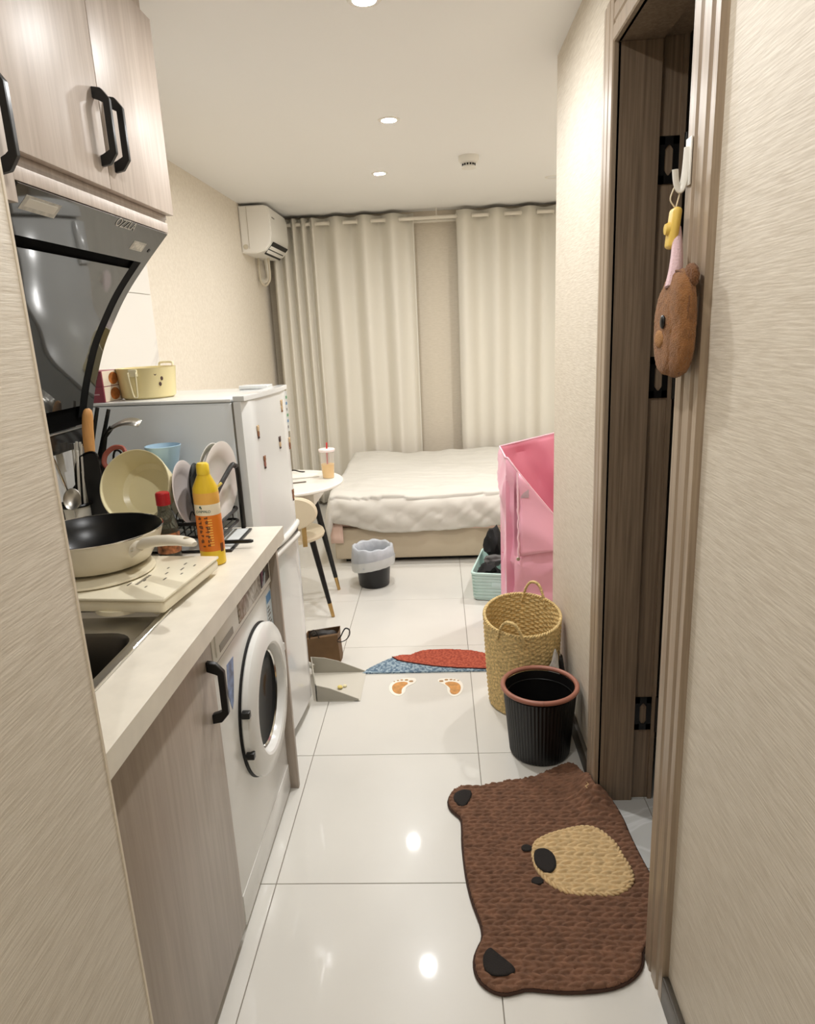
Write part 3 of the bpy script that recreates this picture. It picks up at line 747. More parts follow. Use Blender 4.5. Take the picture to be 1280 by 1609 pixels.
# bottles
OC = (-.634, 1.79)
t = thing('yellow_bottle', 'yellow plastic bottle with orange label beside the induction cooker', 'bottle', (OC[0], OC[1], WT))
YEL = mat('yellow_plastic', (236, 198, 52), .3); c3 = (OC[0], OC[1], WT)
bm = B(); lathe(bm, [(0, 0), (.030, 0), (.034, .004), (.034, .205), (.0335, .215), (.016, .252), (.0155, .258), (0, .258)], 40, center=c3, sy=.85); obj('bottle', bm, YEL, t, angle=30)
bm = B(); lathe(bm, [(.0165, .250), (.0175, .253), (.0165, .276), (.013, .281), (0, .281)], 28, center=c3); obj('cap', bm, mat('cap_yellow', (242, 208, 60), .3), t)
ORG = mat('orange_label', (222, 122, 36), .4); ORG2 = mat('orange_pale', (236, 178, 84), .4); LW = mat('label_cream', (238, 226, 200), .4)
lb = None
for nm, z0, z1, m in (('orange_label', .042, .142, ORG), ('cream_label', .142, .172, LW), ('orange_band', .172, .203, ORG2)):
    bm = B(); lathe(bm, [(.0343, z0), (.0345, z0 + .001), (.0345, z1 - .001), (.0343, z1)], 40, center=c3, sy=.85, cap0=False, cap1=False); q = obj(nm, bm, m, t)
    if lb is None: lb = q
PRB = mat('print_brown', (110, 60, 24), .5); PRY = mat('print_yellow', (246, 200, 90), .5); PRT = mat('print_teal', (70, 100, 96), .5)
def on_bottle(a, z, r=.0347): return Vector((OC[0] + r * cos(a), OC[1] + .85 * r * sin(a), WT + z))
av = math.atan2(-OC[1], -OC[0])   # towards the viewer side
def bottle_marks(name, items, m):
    bm = B()
    for a, z, wa, hz in items:
        p = [on_bottle(a - wa, z - hz), on_bottle(a + wa, z - hz), on_bottle(a + wa, z + hz), on_bottle(a - wa, z + hz)]
        q = [on_bottle(a - wa, z - hz, .0353), on_bottle(a + wa, z - hz, .0353), on_bottle(a + wa, z + hz, .0353), on_bottle(a - wa, z + hz, .0353)]
        va = [bm.verts.new(v) for v in p]; vb = [bm.verts.new(v) for v in q]
        bm.faces.new(vb); bm.faces.new(va[::-1])
        for i in range(4): bm.faces.new((va[i], va[(i + 1) % 4], vb[(i + 1) % 4], vb[i]))
    return obj(name, bm, m, t)
rnd = random.Random(3)
it = []
for col in range(2):
    for rowk in range(7):
        for s in range(3):
            it.append((av - .75 + col * .55 + rnd.uniform(-.12, .12), .135 - rowk * .0125 + rnd.uniform(-.003, .003), rnd.uniform(.02, .13), rnd.choice((.0012, .0018, .004))))
bottle_marks('printed_characters', it, PRB)
bottle_marks('print_lines', [(av + .0, .13 - k * .007, .16, .0011) for k in range(11)], PRY)
bottle_marks('logo_leaf', [(av - .62, .166, .07, .003), (av - .55, .163, .05, .002)], PRT)
bottle_marks('brown_square', [(av + .8, .05, .16, .012)], PRB)
pt = on_bottle(av - .38, .154, .0354); text('lettering', 'DAMALO', .0095, PRT, axes(pt, (-sin(av - .38), .85 * cos(av - .38), 0), (0, 0, 1)), t, align='CENTER')

SC = (-.776, 1.845)
t = thing('soy_sauce_bottle', 'glass sauce bottle with red cap behind the pan handle', 'bottle', (SC[0], SC[1], WT)); c3 = (SC[0], SC[1], WT)
SGL = mat('sauce_glass', (150, 148, 130), .05, spec=.6, trans=.85, ior=1.3)
bm = B(); lathe(bm, [(0, 0), (.030, 0), (.032, .004), (.032, .085), (.026, .115), (.0185, .14), (.0175, .165), (0, .165)], 36, center=c3); obj('bottle', bm, SGL, t)
bm = B(); lathe(bm, [(0, .003), (.0285, .003), (.030, .006), (.030, .07), (0, .07)], 32, center=c3); obj('sauce', bm, mat('sauce_dark', (40, 26, 18), .3), t)
bm = B(); lathe(bm, [(.0325, .022), (.0327, .024), (.0327, .078), (.0325, .08)], 36, center=c3, cap0=False, cap1=False); obj('label', bm, mat('sauce_label', (150, 96, 60), .4, var=.5, vscale=70), t)
bm = B()
for k in range(28):
    a = 2 * pi * k / 28; box(bm, .0176, .0192, -.0012, .0012, .158, .190, M=Matrix.Translation(c3) @ Matrix.Rotation(a, 4, 'Z'))
lathe(bm, [(.0178, .157), (.0185, .158), (.0185, .189), (.0165, .193), (0, .193)], 32, center=c3); obj('cap', bm, mat('red_cap', (176, 34, 40), .35), t)

# ---------------- dish rack
t = thing('dish_rack', 'black wire dish rack with drip tray holding plates and pots', 'dish rack', (-.86, 2.03, WT))
RX0, RX1, RY0, RY1, RZ = -1.10, -.652, 1.93, 2.125, .035
bm = B()
tube(bm, rrect(RX0, RX1, RY0, RY1, .025, WT + RZ), .0045, 8, closed=True); tube(bm, rrect(RX0, RX1, RY0, RY1, .025, WT + .075), .0055, 8, closed=True)
obj('basket_frame', bm, BLACK, t)
for x in (RX1, RX0):
    bm = B(); tube(bm, catmull([(x - .016, RY0, WT + .0045), (x - .016, RY0, WT + .10), (x - .012, RY0 + .02, WT + .15), (x + .004, RY1 - .05, WT + .213), (x + .008, RY1 - .02, WT + .212), (x + .010, RY1, WT + .185), (x + .010, RY1, WT + .0045)], 6), .0075, 10)
    obj('end_frame', bm, BLACK, t)
bm = B()
for k in range(15):
    x = RX0 + .02 + k * (RX1 - RX0 - .04) / 14
    tube(bm, [(x, RY0, WT + .075), (x, RY0 + .004, WT + RZ), (x, RY1 - .004, WT + RZ), (x, RY1, WT + .075)], .0018, 6)
obj('floor_wires', bm, BLACK, t)
bm = B()
for k in range(6):
    x = -.80 + k * .021
    tube(bm, catmull([(x, 1.975, WT + RZ), (x, 1.98, WT + .08), (x, 2.0, WT + .095), (x, 2.02, WT + .08), (x, 2.025, WT + RZ)], 4), .0018, 6)
obj('plate_dividers', bm, BLACK, t)
bm = B(); box(bm, RX0 + .012, RX1 + .040, RY0 - .045, RY1 - .01, WT + .001, WT + .006, bev=.002); dt = obj('drip_tray', bm, BLACK, t)
bm = B(); box(bm, RX0 + .02, RX1 + .032, RY0 - .037, RY1 - .02, WT + .0061, WT + .0075); sh = obj('white_mat', bm, mat('tray_white', (214, 216, 214), .4, var=.06, vscale=14), dt)
bm = B()
for k in range(4): box(bm, -.62 + .004 * k, -.60 + .004 * k, 1.915 + k * .04, 1.93 + k * .04, WT + .0076, WT + .0079)
bm.free()
bm = B(); tube(bm, catmull([(-.66, 1.93, WT + .017), (-.62, 1.925, WT + .019), (-.575, 1.925, WT + .019), (-.558, 1.926, WT + .020)], 4), [.006] * 9 + [.0058] * 2 + [.004] * 2, 10)
obj('drain_spout', bm, BLACK, t); 

# standing plates: rotate a lathe profile so it stands on its edge
def plate(label, c, r, yaw, tilt, m, name='plate', inner=None, depth=.018):
    t = thing(name, label, name.split('_')[-1], (c[0], c[1], c[2] - r), group='plates standing in the dish rack')
    Mx = Matrix.Translation(c) @ Matrix.Rotation(yaw, 4, 'Z') @ Matrix.Rotation(pi / 2 - tilt, 4, 'Y')
    bm = B(); lathe(bm, [(0, -depth), (r * .55, -depth), (r * .62, -depth + .002), (r * .98, -.001), (r, .001), (r * .98, .002), (r * .62, -depth + .006), (r * .55, -depth + .003), (0, -depth + .003)], 56, M=Mx)
    obj('dish', bm, m, t, angle=50)
    if inner:
        bm = B(); lathe(bm, [(r * .80, -.0035), (r * .96, .0022), (r * .975, .0022)], 56, M=Mx, cap0=False, cap1=False); obj('rim_band', bm, inner, t)
    return t
PLW = mat('plate_white', (232, 227, 220), .2); PLG = mat('plate_edge_green', (170, 168, 150), .3); PLPK = mat('plate_pinkish', (226, 214, 208), .2)
plate('white dinner plate facing right in the dish rack, left of the yellow bottle', (-.764, 2.0, WT + .155), .098, radians(-2), radians(7), PLPK)
plate('small cream bowl tilted behind the left white plate in the rack', (-.792, 2.06, WT + .115), .075, radians(0), radians(12), CREAM_L, 'bowl', depth=.035)
plate('black plate standing behind the yellow bottle in the rack', (-.738, 2.02, WT + .148), .092, radians(6), radians(4), BLACKG)
plate('white plate with grey rim line, second from the fridge', (-.693, 2.025, WT + .180), .118, radians(-4), radians(-4), PLW, inner=PLG)
plate('large white plate at the fridge end of the rack', (-.669, 2.035, WT + .178), .122, radians(-8), radians(-3), PLW)
plate('thin white saucer-like plate between the two large white plates', (-.711, 2.045, WT + .170), .108, radians(2), radians(-8), PLW, depth=.010)
bm = B(); tube(bm, catmull([(-.69, 1.955, WT + .15), (-.665, 1.95, WT + .17), (-.648, 1.95, WT + .185), (-.642, 1.955, WT + .19)], 4), [.006] * 5 + [.004] * 8, 8)
tag(obj('yellow_clip', bm, mat('pale_yellow', (232, 210, 110), .4)), 'small pale yellow plastic clip against the large white plates', 'clip')

# cream cooking pot leaning in the rack, mouth to the viewer
ax = Vector((.10, .95, -.40)).normalized()
mc = Vector((-.893, 1.935, WT + .195))
t = thing('cream_cooking_pot', 'cream cooking pot with brown loop handle lying open-side out in the rack', 'pot', (mc.x, mc.y, WT + RZ))
Mp = axes(mc, Vector((1, 0, 0)) - ax * ax.x, ax.cross(Vector((1, 0, 0)))); 
# make local z = axis into the pot
xa = (Vector((1, 0, 0)) - ax * ax.x).normalized(); ya = ax.cross(xa)
Mp = Matrix(((xa.x, ya.x, ax.x, mc.x), (xa.y, ya.y, ax.y, mc.y), (xa.z, ya.z, ax.z, mc.z), (0, 0, 0, 1)))
bm = B(); lathe(bm, [(0, .088), (.068, .088), (.082, .078), (.1045, .006), (.106, 0), (.1085, 0), (.1085, .006), (.087, .086), (.07, .094), (0, .094)], 64, M=Mp); obj('pot', bm, mat('pot_cream', (242, 232, 192), .28), t)
bm = B()
a1 = radians(128)
def PP(r, a, z): return Mp @ Vector((r * cos(a), -r * sin(a) * -1, z))
# handle at the upper left seen from the viewer
hA = [(.106, radians(222) + s * .34, .02) for s in (-1, 1)]
def pl(r, a, z): return Mp @ Vector((r * cos(a), r * sin(a), z))
up = min(range(360), key=lambda d: -(Mp.to_3x3() @ Vector((cos(radians(d)), sin(radians(d)), 0))).dot(Vector((-.62, 0, .78))))
ua = radians(up)
tube(bm, catmull([pl(.104, ua - .30, .018), pl(.128, ua - .29, .016), pl(.142, ua - .15, .014), pl(.145, ua, .013), pl(.142, ua + .15, .014), pl(.128, ua + .29, .016), pl(.104, ua + .30, .018)], 5), .0075, 10, flat=.8)
obj('loop_handle', bm, mat('terracotta_grip', (160, 88, 74), .4), t)
# light blue bowl behind the pot
t = thing('blue_bowl', 'light blue bowl showing behind the cream pot in the rack', 'bowl', (-.875, 2.09, WT + RZ + .1))
bm = B(); c3 = (-.868, 2.118, WT + .245)
lathe(bm, [(0, -.11), (.026, -.11), (.034, -.05), (.046, 0), (.055, .037), (.053, .038), (.044, 0), (.032, -.05), (.024, -.10), (0, -.10)], 48, center=c3); obj('bowl', bm, mat('pale_blue', (176, 206, 224), .3), t)
# black chopping board
t = thing('chopping_board', 'black rounded chopping board standing left of the cream pot', 'chopping board', (-1.045, 1.985, WT + RZ))
pts = smooth_loop([(-1.075, WT + RZ + .006), (-1.088, WT + .1), (-1.090, WT + .20), (-1.078, WT + .268), (-1.045, WT + .290), (-1.012, WT + .292), (-1.006, WT + .25), (-1.006, WT + .10), (-1.010, WT + RZ + .006)], 2)
Mb = Matrix(((1, 0, 0, 0), (0, 0, 1, 0), (0, 1, 0, 0), (0, 0, 0, 1)))
bm = B(); prism(bm, pts, 1.980, 1.989, M=Mb, bev=.002); obj('board', bm, BLACK, t)
bm = B(); tube(bm, [(x, 1.980, z) for x, z in pts], .0035, 6, closed=True); obj('board_edge', bm, BLACKG, t)
bm = B(); box(bm, -1.066, -1.060, 1.977, 1.9805, WT + .12, WT + .235, bev=.001); obj('grip_slot', bm, STEEL, t)
# knife
t = thing('kitchen_knife', 'kitchen knife with light wooden handle up, beside the black board', 'knife', (-1.05, 2.0, WT + .27))
bm = B(); pts = [(-1.040, 1.995, 1.178), (-1.038, 1.995, 1.21), (-1.034, 1.995, 1.26), (-1.028, 1.995, 1.298), (-1.026, 1.995, 1.312), (-1.0265, 1.995, 1.318)]
tube(bm, pts, [.0145, .0165, .0165, .0155, .012, .006], 14, flat=.7); obj('handle', bm, WOODL, t)
bm = B(); prism(bm, [(-1.06, 1.0), (-1.022, 1.0), (-1.024, 1.178), (-1.054, 1.178)], 1.9945, 1.9962, M=Mb); obj('blade', bm, STEEL, t)
# utensil caddy with chopsticks and spoons
UC = (-1.10, 1.97)
t = thing('utensil_caddy', 'white utensil caddy with black rim hanging at the left of the rack', 'caddy', (UC[0], UC[1], WT + .03)); c3 = (UC[0], UC[1], WT)
bm = B(); lathe(bm, [(0, .008), (.040, .008), (.042, .012), (.045, .14), (.043, .14), (.040, .014), (0, .012)], 36, center=c3); obj('cup', bm, WHITE_P, t)
bm = B(); tube(bm, [(UC[0] + .0465 * cos(2 * pi * k / 36), UC[1] + .0465 * sin(2 * pi * k / 36), WT + .138) for k in range(36)], .005, 8, closed=True); obj('black_rim', bm, BLACK, t)
CH = mat('chopstick_silver', (226, 222, 212), .3); 
spots = [(-.004, .022, -.010, .325), (.006, .018, .0, .322), (.014, .012, .008, .328), (.022, .016, .014, .326), (.030, .006, .021, .322), (.012, -.006, .004, .305)]
for k, (dx, dy, tx, h) in enumerate(spots):
    bm = B(); box(bm, -.003, .003, -.003, .003, 0, h - .02, bev=.0008, seg=1, M=Matrix.Translation((UC[0] + dx * .6, UC[1] + dy, WT + .016)) @ Matrix.Rotation(radians(2.5 + k * .7), 4, 'Y') @ Matrix.Rotation(radians(-1), 4, 'X'))
    tag(obj('chopstick', bm, CH), 'silver-white chopstick standing in the white utensil caddy', 'chopstick', 'chopsticks in the utensil caddy')
bm = B(); box(bm, -.010, .012, -.002, .002, .22, .325, bev=.0015, M=Matrix.Translation((UC[0] - .012, UC[1] + .01, WT + .015)) @ Matrix.Rotation(radians(-3), 4, 'Y')); box(bm, -.004, .004, -.0015, .0015, 0, .225, M=Matrix.Translation((UC[0] - .012, UC[1] + .01, WT + .015)) @ Matrix.Rotation(radians(-3), 4, 'Y'))
tag(obj('steel_fork', bm, CH), 'wide flat-handled white and steel fork upright in the utensil caddy', 'fork')
bm = B(); tube(bm, catmull([(-1.15, 1.93, WT + .29), (-1.135, 1.925, WT + .305), (-1.115, 1.925, WT + .29), (-1.10, 1.93, WT + .22), (-1.09, 1.94, WT + .15), (-1.085, 1.95, WT + .05)], 5), .0035, 8)
tag(obj('steel_ladle', bm, CHROME), 'steel ladle with a hooked handle at the left of the utensil caddy', 'ladle')
bm = B(); lathe(bm, [(0, -.006), (.016, -.003), (.024, .006), (.0225, .007), (.015, 0), (0, -.003)], 28, M=Matrix.Translation((-1.072, 1.915, WT + .165)) @ Matrix.Rotation(radians(70), 4, 'X') @ Matrix.Rotation(radians(20), 4, 'Y'), sy=1.35)
tube(bm, [(-1.073, 1.916, WT + .15), (-1.085, 1.94, WT + .06)], .0025, 6)
tag(obj('steel_spoon', bm, STEEL), 'steel spoon with its bowl up at the front of the utensil caddy', 'spoon')
# black utensils behind
t = thing('slotted_turner', 'black turner with grey steel blade leaning over the rack towards the fridge', 'turner', (-.99, 2.06, WT + .1))
bm = B(); tube(bm, [(-1.06, 2.085, WT + .10), (-1.05, 2.085, WT + .24), (-1.03, 2.085, WT + .32), (-1.005, 2.085, WT + .35)], [.005, .006, .007, .009], 8, flat=.6); obj('handle', bm, BLACK, t)
bm = B(); rows = []
for k in range(9):
    u = k / 8; x = -1.01 + .095 * u; z = WT + .347 + .020 * sin(u * pi * .8); hw = .012 + .012 * sin(pi * min(u * .8 + .1, 1))
    rows.append([(x, 2.085 - hw, z - .010), (x, 2.085 + hw, z + .006)])
sheet(bm, rows); obj('blade', bm, STEEL, t, solid=.002)
for k, (x0, x1, z1) in enumerate(((-1.135, -1.045, .410), (-1.115, -1.018, .402))):
    bm = B(); tube(bm, [(x0, 2.09 + .015 * k, WT + .10), ((x0 + x1) / 2, 2.09 + .015 * k, WT + .26), (x1, 2.095 + .015 * k, WT + z1)], [.004, .0075, .006], 8, flat=.6)
    tag(obj('black_utensil', bm, BLACK), ('black nylon utensil handle standing behind the wooden knife handle, the left one', 'black nylon utensil handle standing behind the wooden knife handle, the right one')[k], 'utensil')
bm = B(); tube(bm, catmull([(-1.03, 2.10, WT + .17), (-1.02, 2.10, WT + .26), (-1.003, 2.10, WT + .275), (-.99, 2.10, WT + .25), (-.99, 2.10, WT + .19)], 5), .0035, 8)
tag(obj('wire_whisk', bm, BLACKG), 'black wire loop utensil behind the chopping board by the fridge', 'utensil')

# ================================================================== FLOOR THINGS, RIGHT
# bear shaped mat
BODY = [(0.0725, 2.0175), (0.0412, 2.0231), (0.0059, 2.004), (-0.0138, 1.9563), (-0.0113, 1.9191), (0.0032, 1.8918), (0.0263, 1.8649), (0.0277, 1.8222), (0.0254, 1.7571), (0.0282, 1.6809), (0.0333, 1.6099), (0.0432, 1.5436), (0.0556, 1.4936), (0.0648, 1.4579), (0.0658, 1.4206), (0.0525, 1.3957), (0.0405, 1.3636), (0.0398, 1.3325), (0.0493, 1.3026), (0.0679, 1.2832), (0.0888, 1.2714), (0.1103, 1.2691), (0.137, 1.2762), (0.1595, 1.2825), (0.2023, 1.2778), (0.2449, 1.2741), (0.2882, 1.2756), (0.3321, 1.28), (0.3686, 1.2886), (0.4033, 1.3055), (0.4283, 1.3278), (0.4432, 1.353), (.452, 1.385), (.478, 1.41), (.508, 1.45), (.53, 1.51), (.538, 1.56), (0.5411, 1.6195), (0.5327, 1.6905), (0.5251, 1.7826), (0.524, 1.85), (.516, 1.895), (.500, 1.926), (.478, 1.938), (.4535, 1.942), (.4475, 1.985), (.446, 2.04), (.4435, 2.085), (0.4333, 2.1287), (0.4103, 2.1347), (0.383, 2.1278), (0.3539, 2.1091), (0.3114, 2.0837), (0.2696, 2.0588), (0.2176, 2.0497), (0.1786, 2.0404), (0.1396, 2.0291), (0.1011, 2.0199)]
EAR1 = [(0.0687, 1.9785), (0.04, 1.9917), (0.0114, 1.9748), (0.0015, 1.9485), (0.0129, 1.9187), (0.0336, 1.902), (0.0527, 1.9271)]
EAR2 = [(0.0797, 1.3849), (0.0646, 1.3662), (0.0594, 1.3428), (0.0638, 1.3199), (0.0828, 1.3051), (0.1184, 1.3076), (0.1372, 1.3175), (0.1322, 1.3326), (0.1136, 1.3505), (0.0926, 1.3715)]
MUZ = [(0.2361, 1.739), (0.2705, 1.7659), (0.3129, 1.7854), (0.3608, 1.801), (0.402, 1.8086), (0.4332, 1.7959), (0.4547, 1.7676), (0.4728, 1.7285), (0.4777, 1.6837), (0.4869, 1.6478), (0.4877, 1.6064), (0.474, 1.5798), (0.4455, 1.5572), (0.408, 1.5466), (0.3691, 1.5513), (0.3288, 1.5496), (0.2907, 1.5614), (0.2595, 1.5879), (0.2344, 1.629), (0.2254, 1.679)]
NOSE = [(0.2305, 1.6973), (0.2456, 1.7084), (0.2674, 1.7081), (0.2855, 1.6857), (0.2876, 1.6496), (0.2752, 1.6217), (0.2533, 1.615), (0.2328, 1.636), (0.225, 1.6645)]
EYE1 = [(0.1954, 1.7225), (0.205, 1.7332), (0.2188, 1.733), (0.23, 1.7222), (0.2239, 1.7086), (0.2072, 1.7065), (0.198, 1.7119)]
EYE2 = [(0.2083, 1.597), (0.2186, 1.6085), (0.2341, 1.6083), (0.2443, 1.5968), (0.2385, 1.5848), (0.2226, 1.5816), (0.2105, 1.587)]
def lift(x, y):
    return .066 * exp(-(((x - .452) / .055) ** 2 + ((y - 1.965) / .075) ** 2))
def inside(p, poly):
    x, y = p; c = False; n = len(poly)
    for i in range(n):
        x1, y1 = poly[i]; x2, y2 = poly[(i + 1) % n]
        if (y1 > y) != (y2 > y) and x < (x2 - x1) * (y - y1) / (y2 - y1) + x1: c = not c
    return c
def knit(x, y):
    """chain-stitch relief, rows along the mat's width: two slanted strands per row"""
    v = (y + .04 * x) / .034 + .20 * noise.noise((x * 8, y * 8, 0))
    row = math.floor(v); a = abs((v - row) * 2 - 1)
    strand = sqrt(max(0.0, 1 - (2 * a - 1) ** 2))
    ph = x / .030 + a * .85 + (int(row) % 2) * .5 + .25 * noise.noise((x * 14, y * 14, 4))
    q = (ph % 1.0) * 2 - 1
    s = sqrt(max(0.0, 1 - q * q))
    return .0150 * strand ** .7 * (.30 + .70 * s ** .8)
def knit_sheet(name, poly, z0, step, m, parent, relief=True, base=.004):
    loop = smooth_loop(poly, 1); n = len(loop)
    ys_ = [p[1] for p in loop]
    x0 = min(p[0] for p in loop) - step; y0 = min(ys_) - step
    ny_ = int((max(ys_) - y0) / step) + 2; nx_ = int((max(p[0] for p in loop) - x0) / step) + 2
    cells = []
    for j in range(ny_):
        yc = y0 + (j + .5) * step; cr = []
        for i in range(n):
            (xa_, ya_), (xb_, yb_) = loop[i], loop[(i + 1) % n]
            if (ya_ > yc) != (yb_ > yc): cr.append(xa_ + (xb_ - xa_) * (yc - ya_) / (yb_ - ya_))
        cr.sort()
        for a, b in zip(cr[::2], cr[1::2]):
            for i in range(max(0, int(math.ceil((a - x0) / step - .5))), min(nx_, int(math.floor((b - x0) / step - .5)) + 1)): cells.append((i, j))
    idx = {}; verts = []; faces = []
    for i, j in cells:
        f = []
        for c in ((i, j), (i + 1, j), (i + 1, j + 1), (i, j + 1)):
            if c not in idx: idx[c] = len(verts); verts.append([x0 + c[0] * step, y0 + c[1] * step])
            f.append(idx[c])
        faces.append(f)
    bm = B(); bv = [bm.verts.new((p[0], p[1], 0)) for p in verts]
    for f in faces: bm.faces.new([bv[k] for k in f])
    for v in bm.verts:
        if v.is_boundary:      # snap the border onto the outline
            best = None
            for i in range(n):
                ax, ay = loop[i]; bx, by = loop[(i + 1) % n]; dx, dy = bx - ax, by - ay
                t_ = max(0, min(1, ((v.co.x - ax) * dx + (v.co.y - ay) * dy) / (dx * dx + dy * dy + 1e-12)))
                qx, qy = ax + dx * t_, ay + dy * t_; d = (qx - v.co.x) ** 2 + (qy - v.co.y) ** 2
                if best is None or d < best[0]: best = (d, qx, qy)
            v.co.x, v.co.y = best[1], best[2]
    for v in bm.verts:
        h = knit(v.co.x, v.co.y) if relief and not v.is_boundary else 0
        v.co.z = z0 + base + h + lift(v.co.x, v.co.y)
    r = bmesh.ops.extrude_edge_only(bm, edges=[e for e in bm.edges if e.is_boundary])
    for v in [g for g in r['geom'] if isinstance(g, bmesh.types.BMVert)]: v.co.z -= base
    return obj(name, bm, m, parent, angle=180)
YARN = mat('brown_yarn', (126, 91, 70), .9, var=.15, vscale=40, bump=.4, bscale=500)
YARN_T = mat('tan_yarn', (216, 186, 138), .85, var=.08, vscale=40, bump=.4, bscale=500)
FELT = mat('black_felt', (34, 29, 26), .9, bump=.3, bscale=300)
t = thing('bear_floor_mat', 'brown knit-look bear-face floor mat with tan muzzle by the bathroom door', 'mat', (.27, 1.7, 0))
mb = knit_sheet('mat_body', BODY, .0015, .0027, YARN, t)
knit_sheet('groove_shade_sheet', BODY, .0062, .008, mat('groove_shade_brown', (52, 32, 24), .95), t, relief=False)  # added dark sheet, puts shade into the grooves between the strands
lp = smooth_loop(BODY, 1)
bm = B(); tube(bm, [(x, y, .0055 + lift(x, y)) for x, y in lp], .0042, 6, closed=True); obj('bound_edge', bm, mat('dark_binding', (62, 40, 28), .8), t)
knit_sheet('muzzle', MUZ, .0085, .0027, YARN_T, t)
lm = [Vector((x, y, .0175)) for x, y in smooth_loop(MUZ, 2)]
for s_ in (0, pi):
    bm = B(); pts = []; acc = 0.0
    for k in range(len(lm)):
        a_, b_ = lm[k], lm[(k + 1) % len(lm)]; tn = (b_ - a_).normalized(); no_ = Vector((-tn.y, tn.x, 0))
        for q in range(4):
            L_ = acc + (b_ - a_).length * q / 4; ph = L_ / .03 * 2 * pi + s_
            p_ = a_.lerp(b_, q / 4) + no_ * (.0035 * cos(ph)); p_.z += .003 * sin(ph) + lift(p_.x, p_.y); pts.append(p_)
        acc += (b_ - a_).length
    tube(bm, pts, .0042, 6, closed=True); obj('muzzle_braid', bm, YARN_T, t, angle=180)
for poly in (EAR1, EAR2): knit_sheet('ear_patch', poly, .0170, .006, FELT, t, relief=False)
knit_sheet('nose', NOSE, .0250, .005, FELT, t, relief=False)
for poly in (EYE1, EYE2): knit_sheet('eye', poly, .0175, .004, FELT, t, relief=False, base=.004)
bm = B(); tube(bm, [(.430 + .003 * k - .008 * (k % 2), 1.93 + .006 * k, .018 + lift(.430, 1.93 + .006 * k)) for k in range(5)], .0018, 6); obj('loose_thread', bm, YARN_T, t)

# black waste bin with brown rim
BC = (.322, 2.235)
t = thing('black_waste_bin', 'black ribbed waste bin with copper-brown rim beside the bathroom door', 'waste bin', (BC[0], BC[1], 0)); c3 = (BC[0], BC[1], 0)
bm = B()
n = 240
def ribr(r, k): return r + .0014 * (1 if (k % 4) in (0, 1) else -1)
rows = []
for r, z in ((.098, .002), (.104, .004), (.106, .012), (.127, .245), (.130, .248)):
    rows.append([(BC[0] + (ribr(r, k) if .004 < z < .246 else r) * cos(2 * pi * k / n), BC[1] + (ribr(r, k) if .004 < z < .246 else r) * sin(2 * pi * k / n), z) for k in range(n)])
g = sheet(bm, rows, closed=True); bm.faces.new(list(reversed(g[0])))
obj('ribbed_body', bm, BLACK, t, angle=50)
bm = B(); lathe(bm, [(0, .008), (.095, .008), (.102, .014), (.121, .255)], 72, center=c3, cap1=False); obj('bin_lining', bm, mat('bin_inside', (16, 15, 15), .45), t)
bm = B(); tube(bm, [(BC[0] + .117 * cos(2 * pi * k / 60), BC[1] + .117 * sin(2 * pi * k / 60), .222) for k in range(60)], .0016, 6, closed=True); obj('inner_ledge', bm, BLACK, t)
bm = B(); tube(bm, [(BC[0] + .1295 * cos(-1.62 + 2 * pi * k / 72), BC[1] + .1295 * sin(-1.62 + 2 * pi * k / 72), .262) for k in range(73)], .0088, 12); obj('brown_rim', bm, mat('copper_brown', (158, 104, 86), .4), t)

# woven basket
KC = (.302, 2.592); KA, KB_, KH = .150, .168, .372
STRAW = mat('seagrass', (216, 188, 130), .65, var=.22, vscale=110, bump=.5, bscale=180)
t = thing('woven_basket', 'tall straw woven basket with two loop handles beside the black bin', 'basket', (KC[0], KC[1], 0))
nu, nv = 288, 120; NW, NR = 44, 40
def bask(u, v, sgn, th):
    a = 2 * pi * u / nu; z = v / nv
    rowf = z * NR; row = int(rowf); fr_ = rowf - row
    ph = a * NW / (2 * pi) * .5 + .5 * (row % 2)
    weave = cos(2 * pi * ph)
    hump = sin(pi * fr_) ** .7
    twist = .25 * sin(2 * pi * (a * 90 / (2 * pi) + fr_ * .8))
    d = sgn * th + (.0026 * weave * hump) + sgn * .0022 * hump * (1 + .5 * twist)
    f = .87 + .13 * z ** .7
    A, Bx = KA * f + d, KB_ * f + d
    tz = .003 + z * KH + .055 * z * (-sin(a)) * -.0
    sl = -.030 * z * sin(a) * -1
    return (KC[0] + A * cos(a), KC[1] + Bx * sin(a), tz + z * .022 * sin(a))
bm = B(); rows = [[bask(u, v, 1, .002) for u in range(nu)] for v in range(nv + 1)]
g = sheet(bm, rows, closed=True); bm.faces.new(list(reversed(g[0]))); obj('woven_wall', bm, STRAW, t, angle=180)
bm = B(); rows = [[bask(u, v, -1, .002) for u in range(nu)] for v in range(2, nv + 1)]
g = sheet(bm, rows, closed=True); bm.faces.new(g[0]); obj('woven_lining', bm, STRAW, t, angle=180)
def rimp(a, dz=0, dr=0): return Vector((KC[0] + (KA + dr) * cos(a), KC[1] + (KB_ + dr) * sin(a), .003 + KH + dz + .022 * sin(a)))
for s in (0, pi):
    bm = B(); tube(bm, [rimp(2 * pi * k / 240, .003 + .0035 * sin(2 * pi * k / 240 * 42 + s), .0035 * cos(2 * pi * k / 240 * 42 + s)) for k in range(240)], .0042, 6, closed=True); obj('rope_rim', bm, STRAW, t, angle=180)
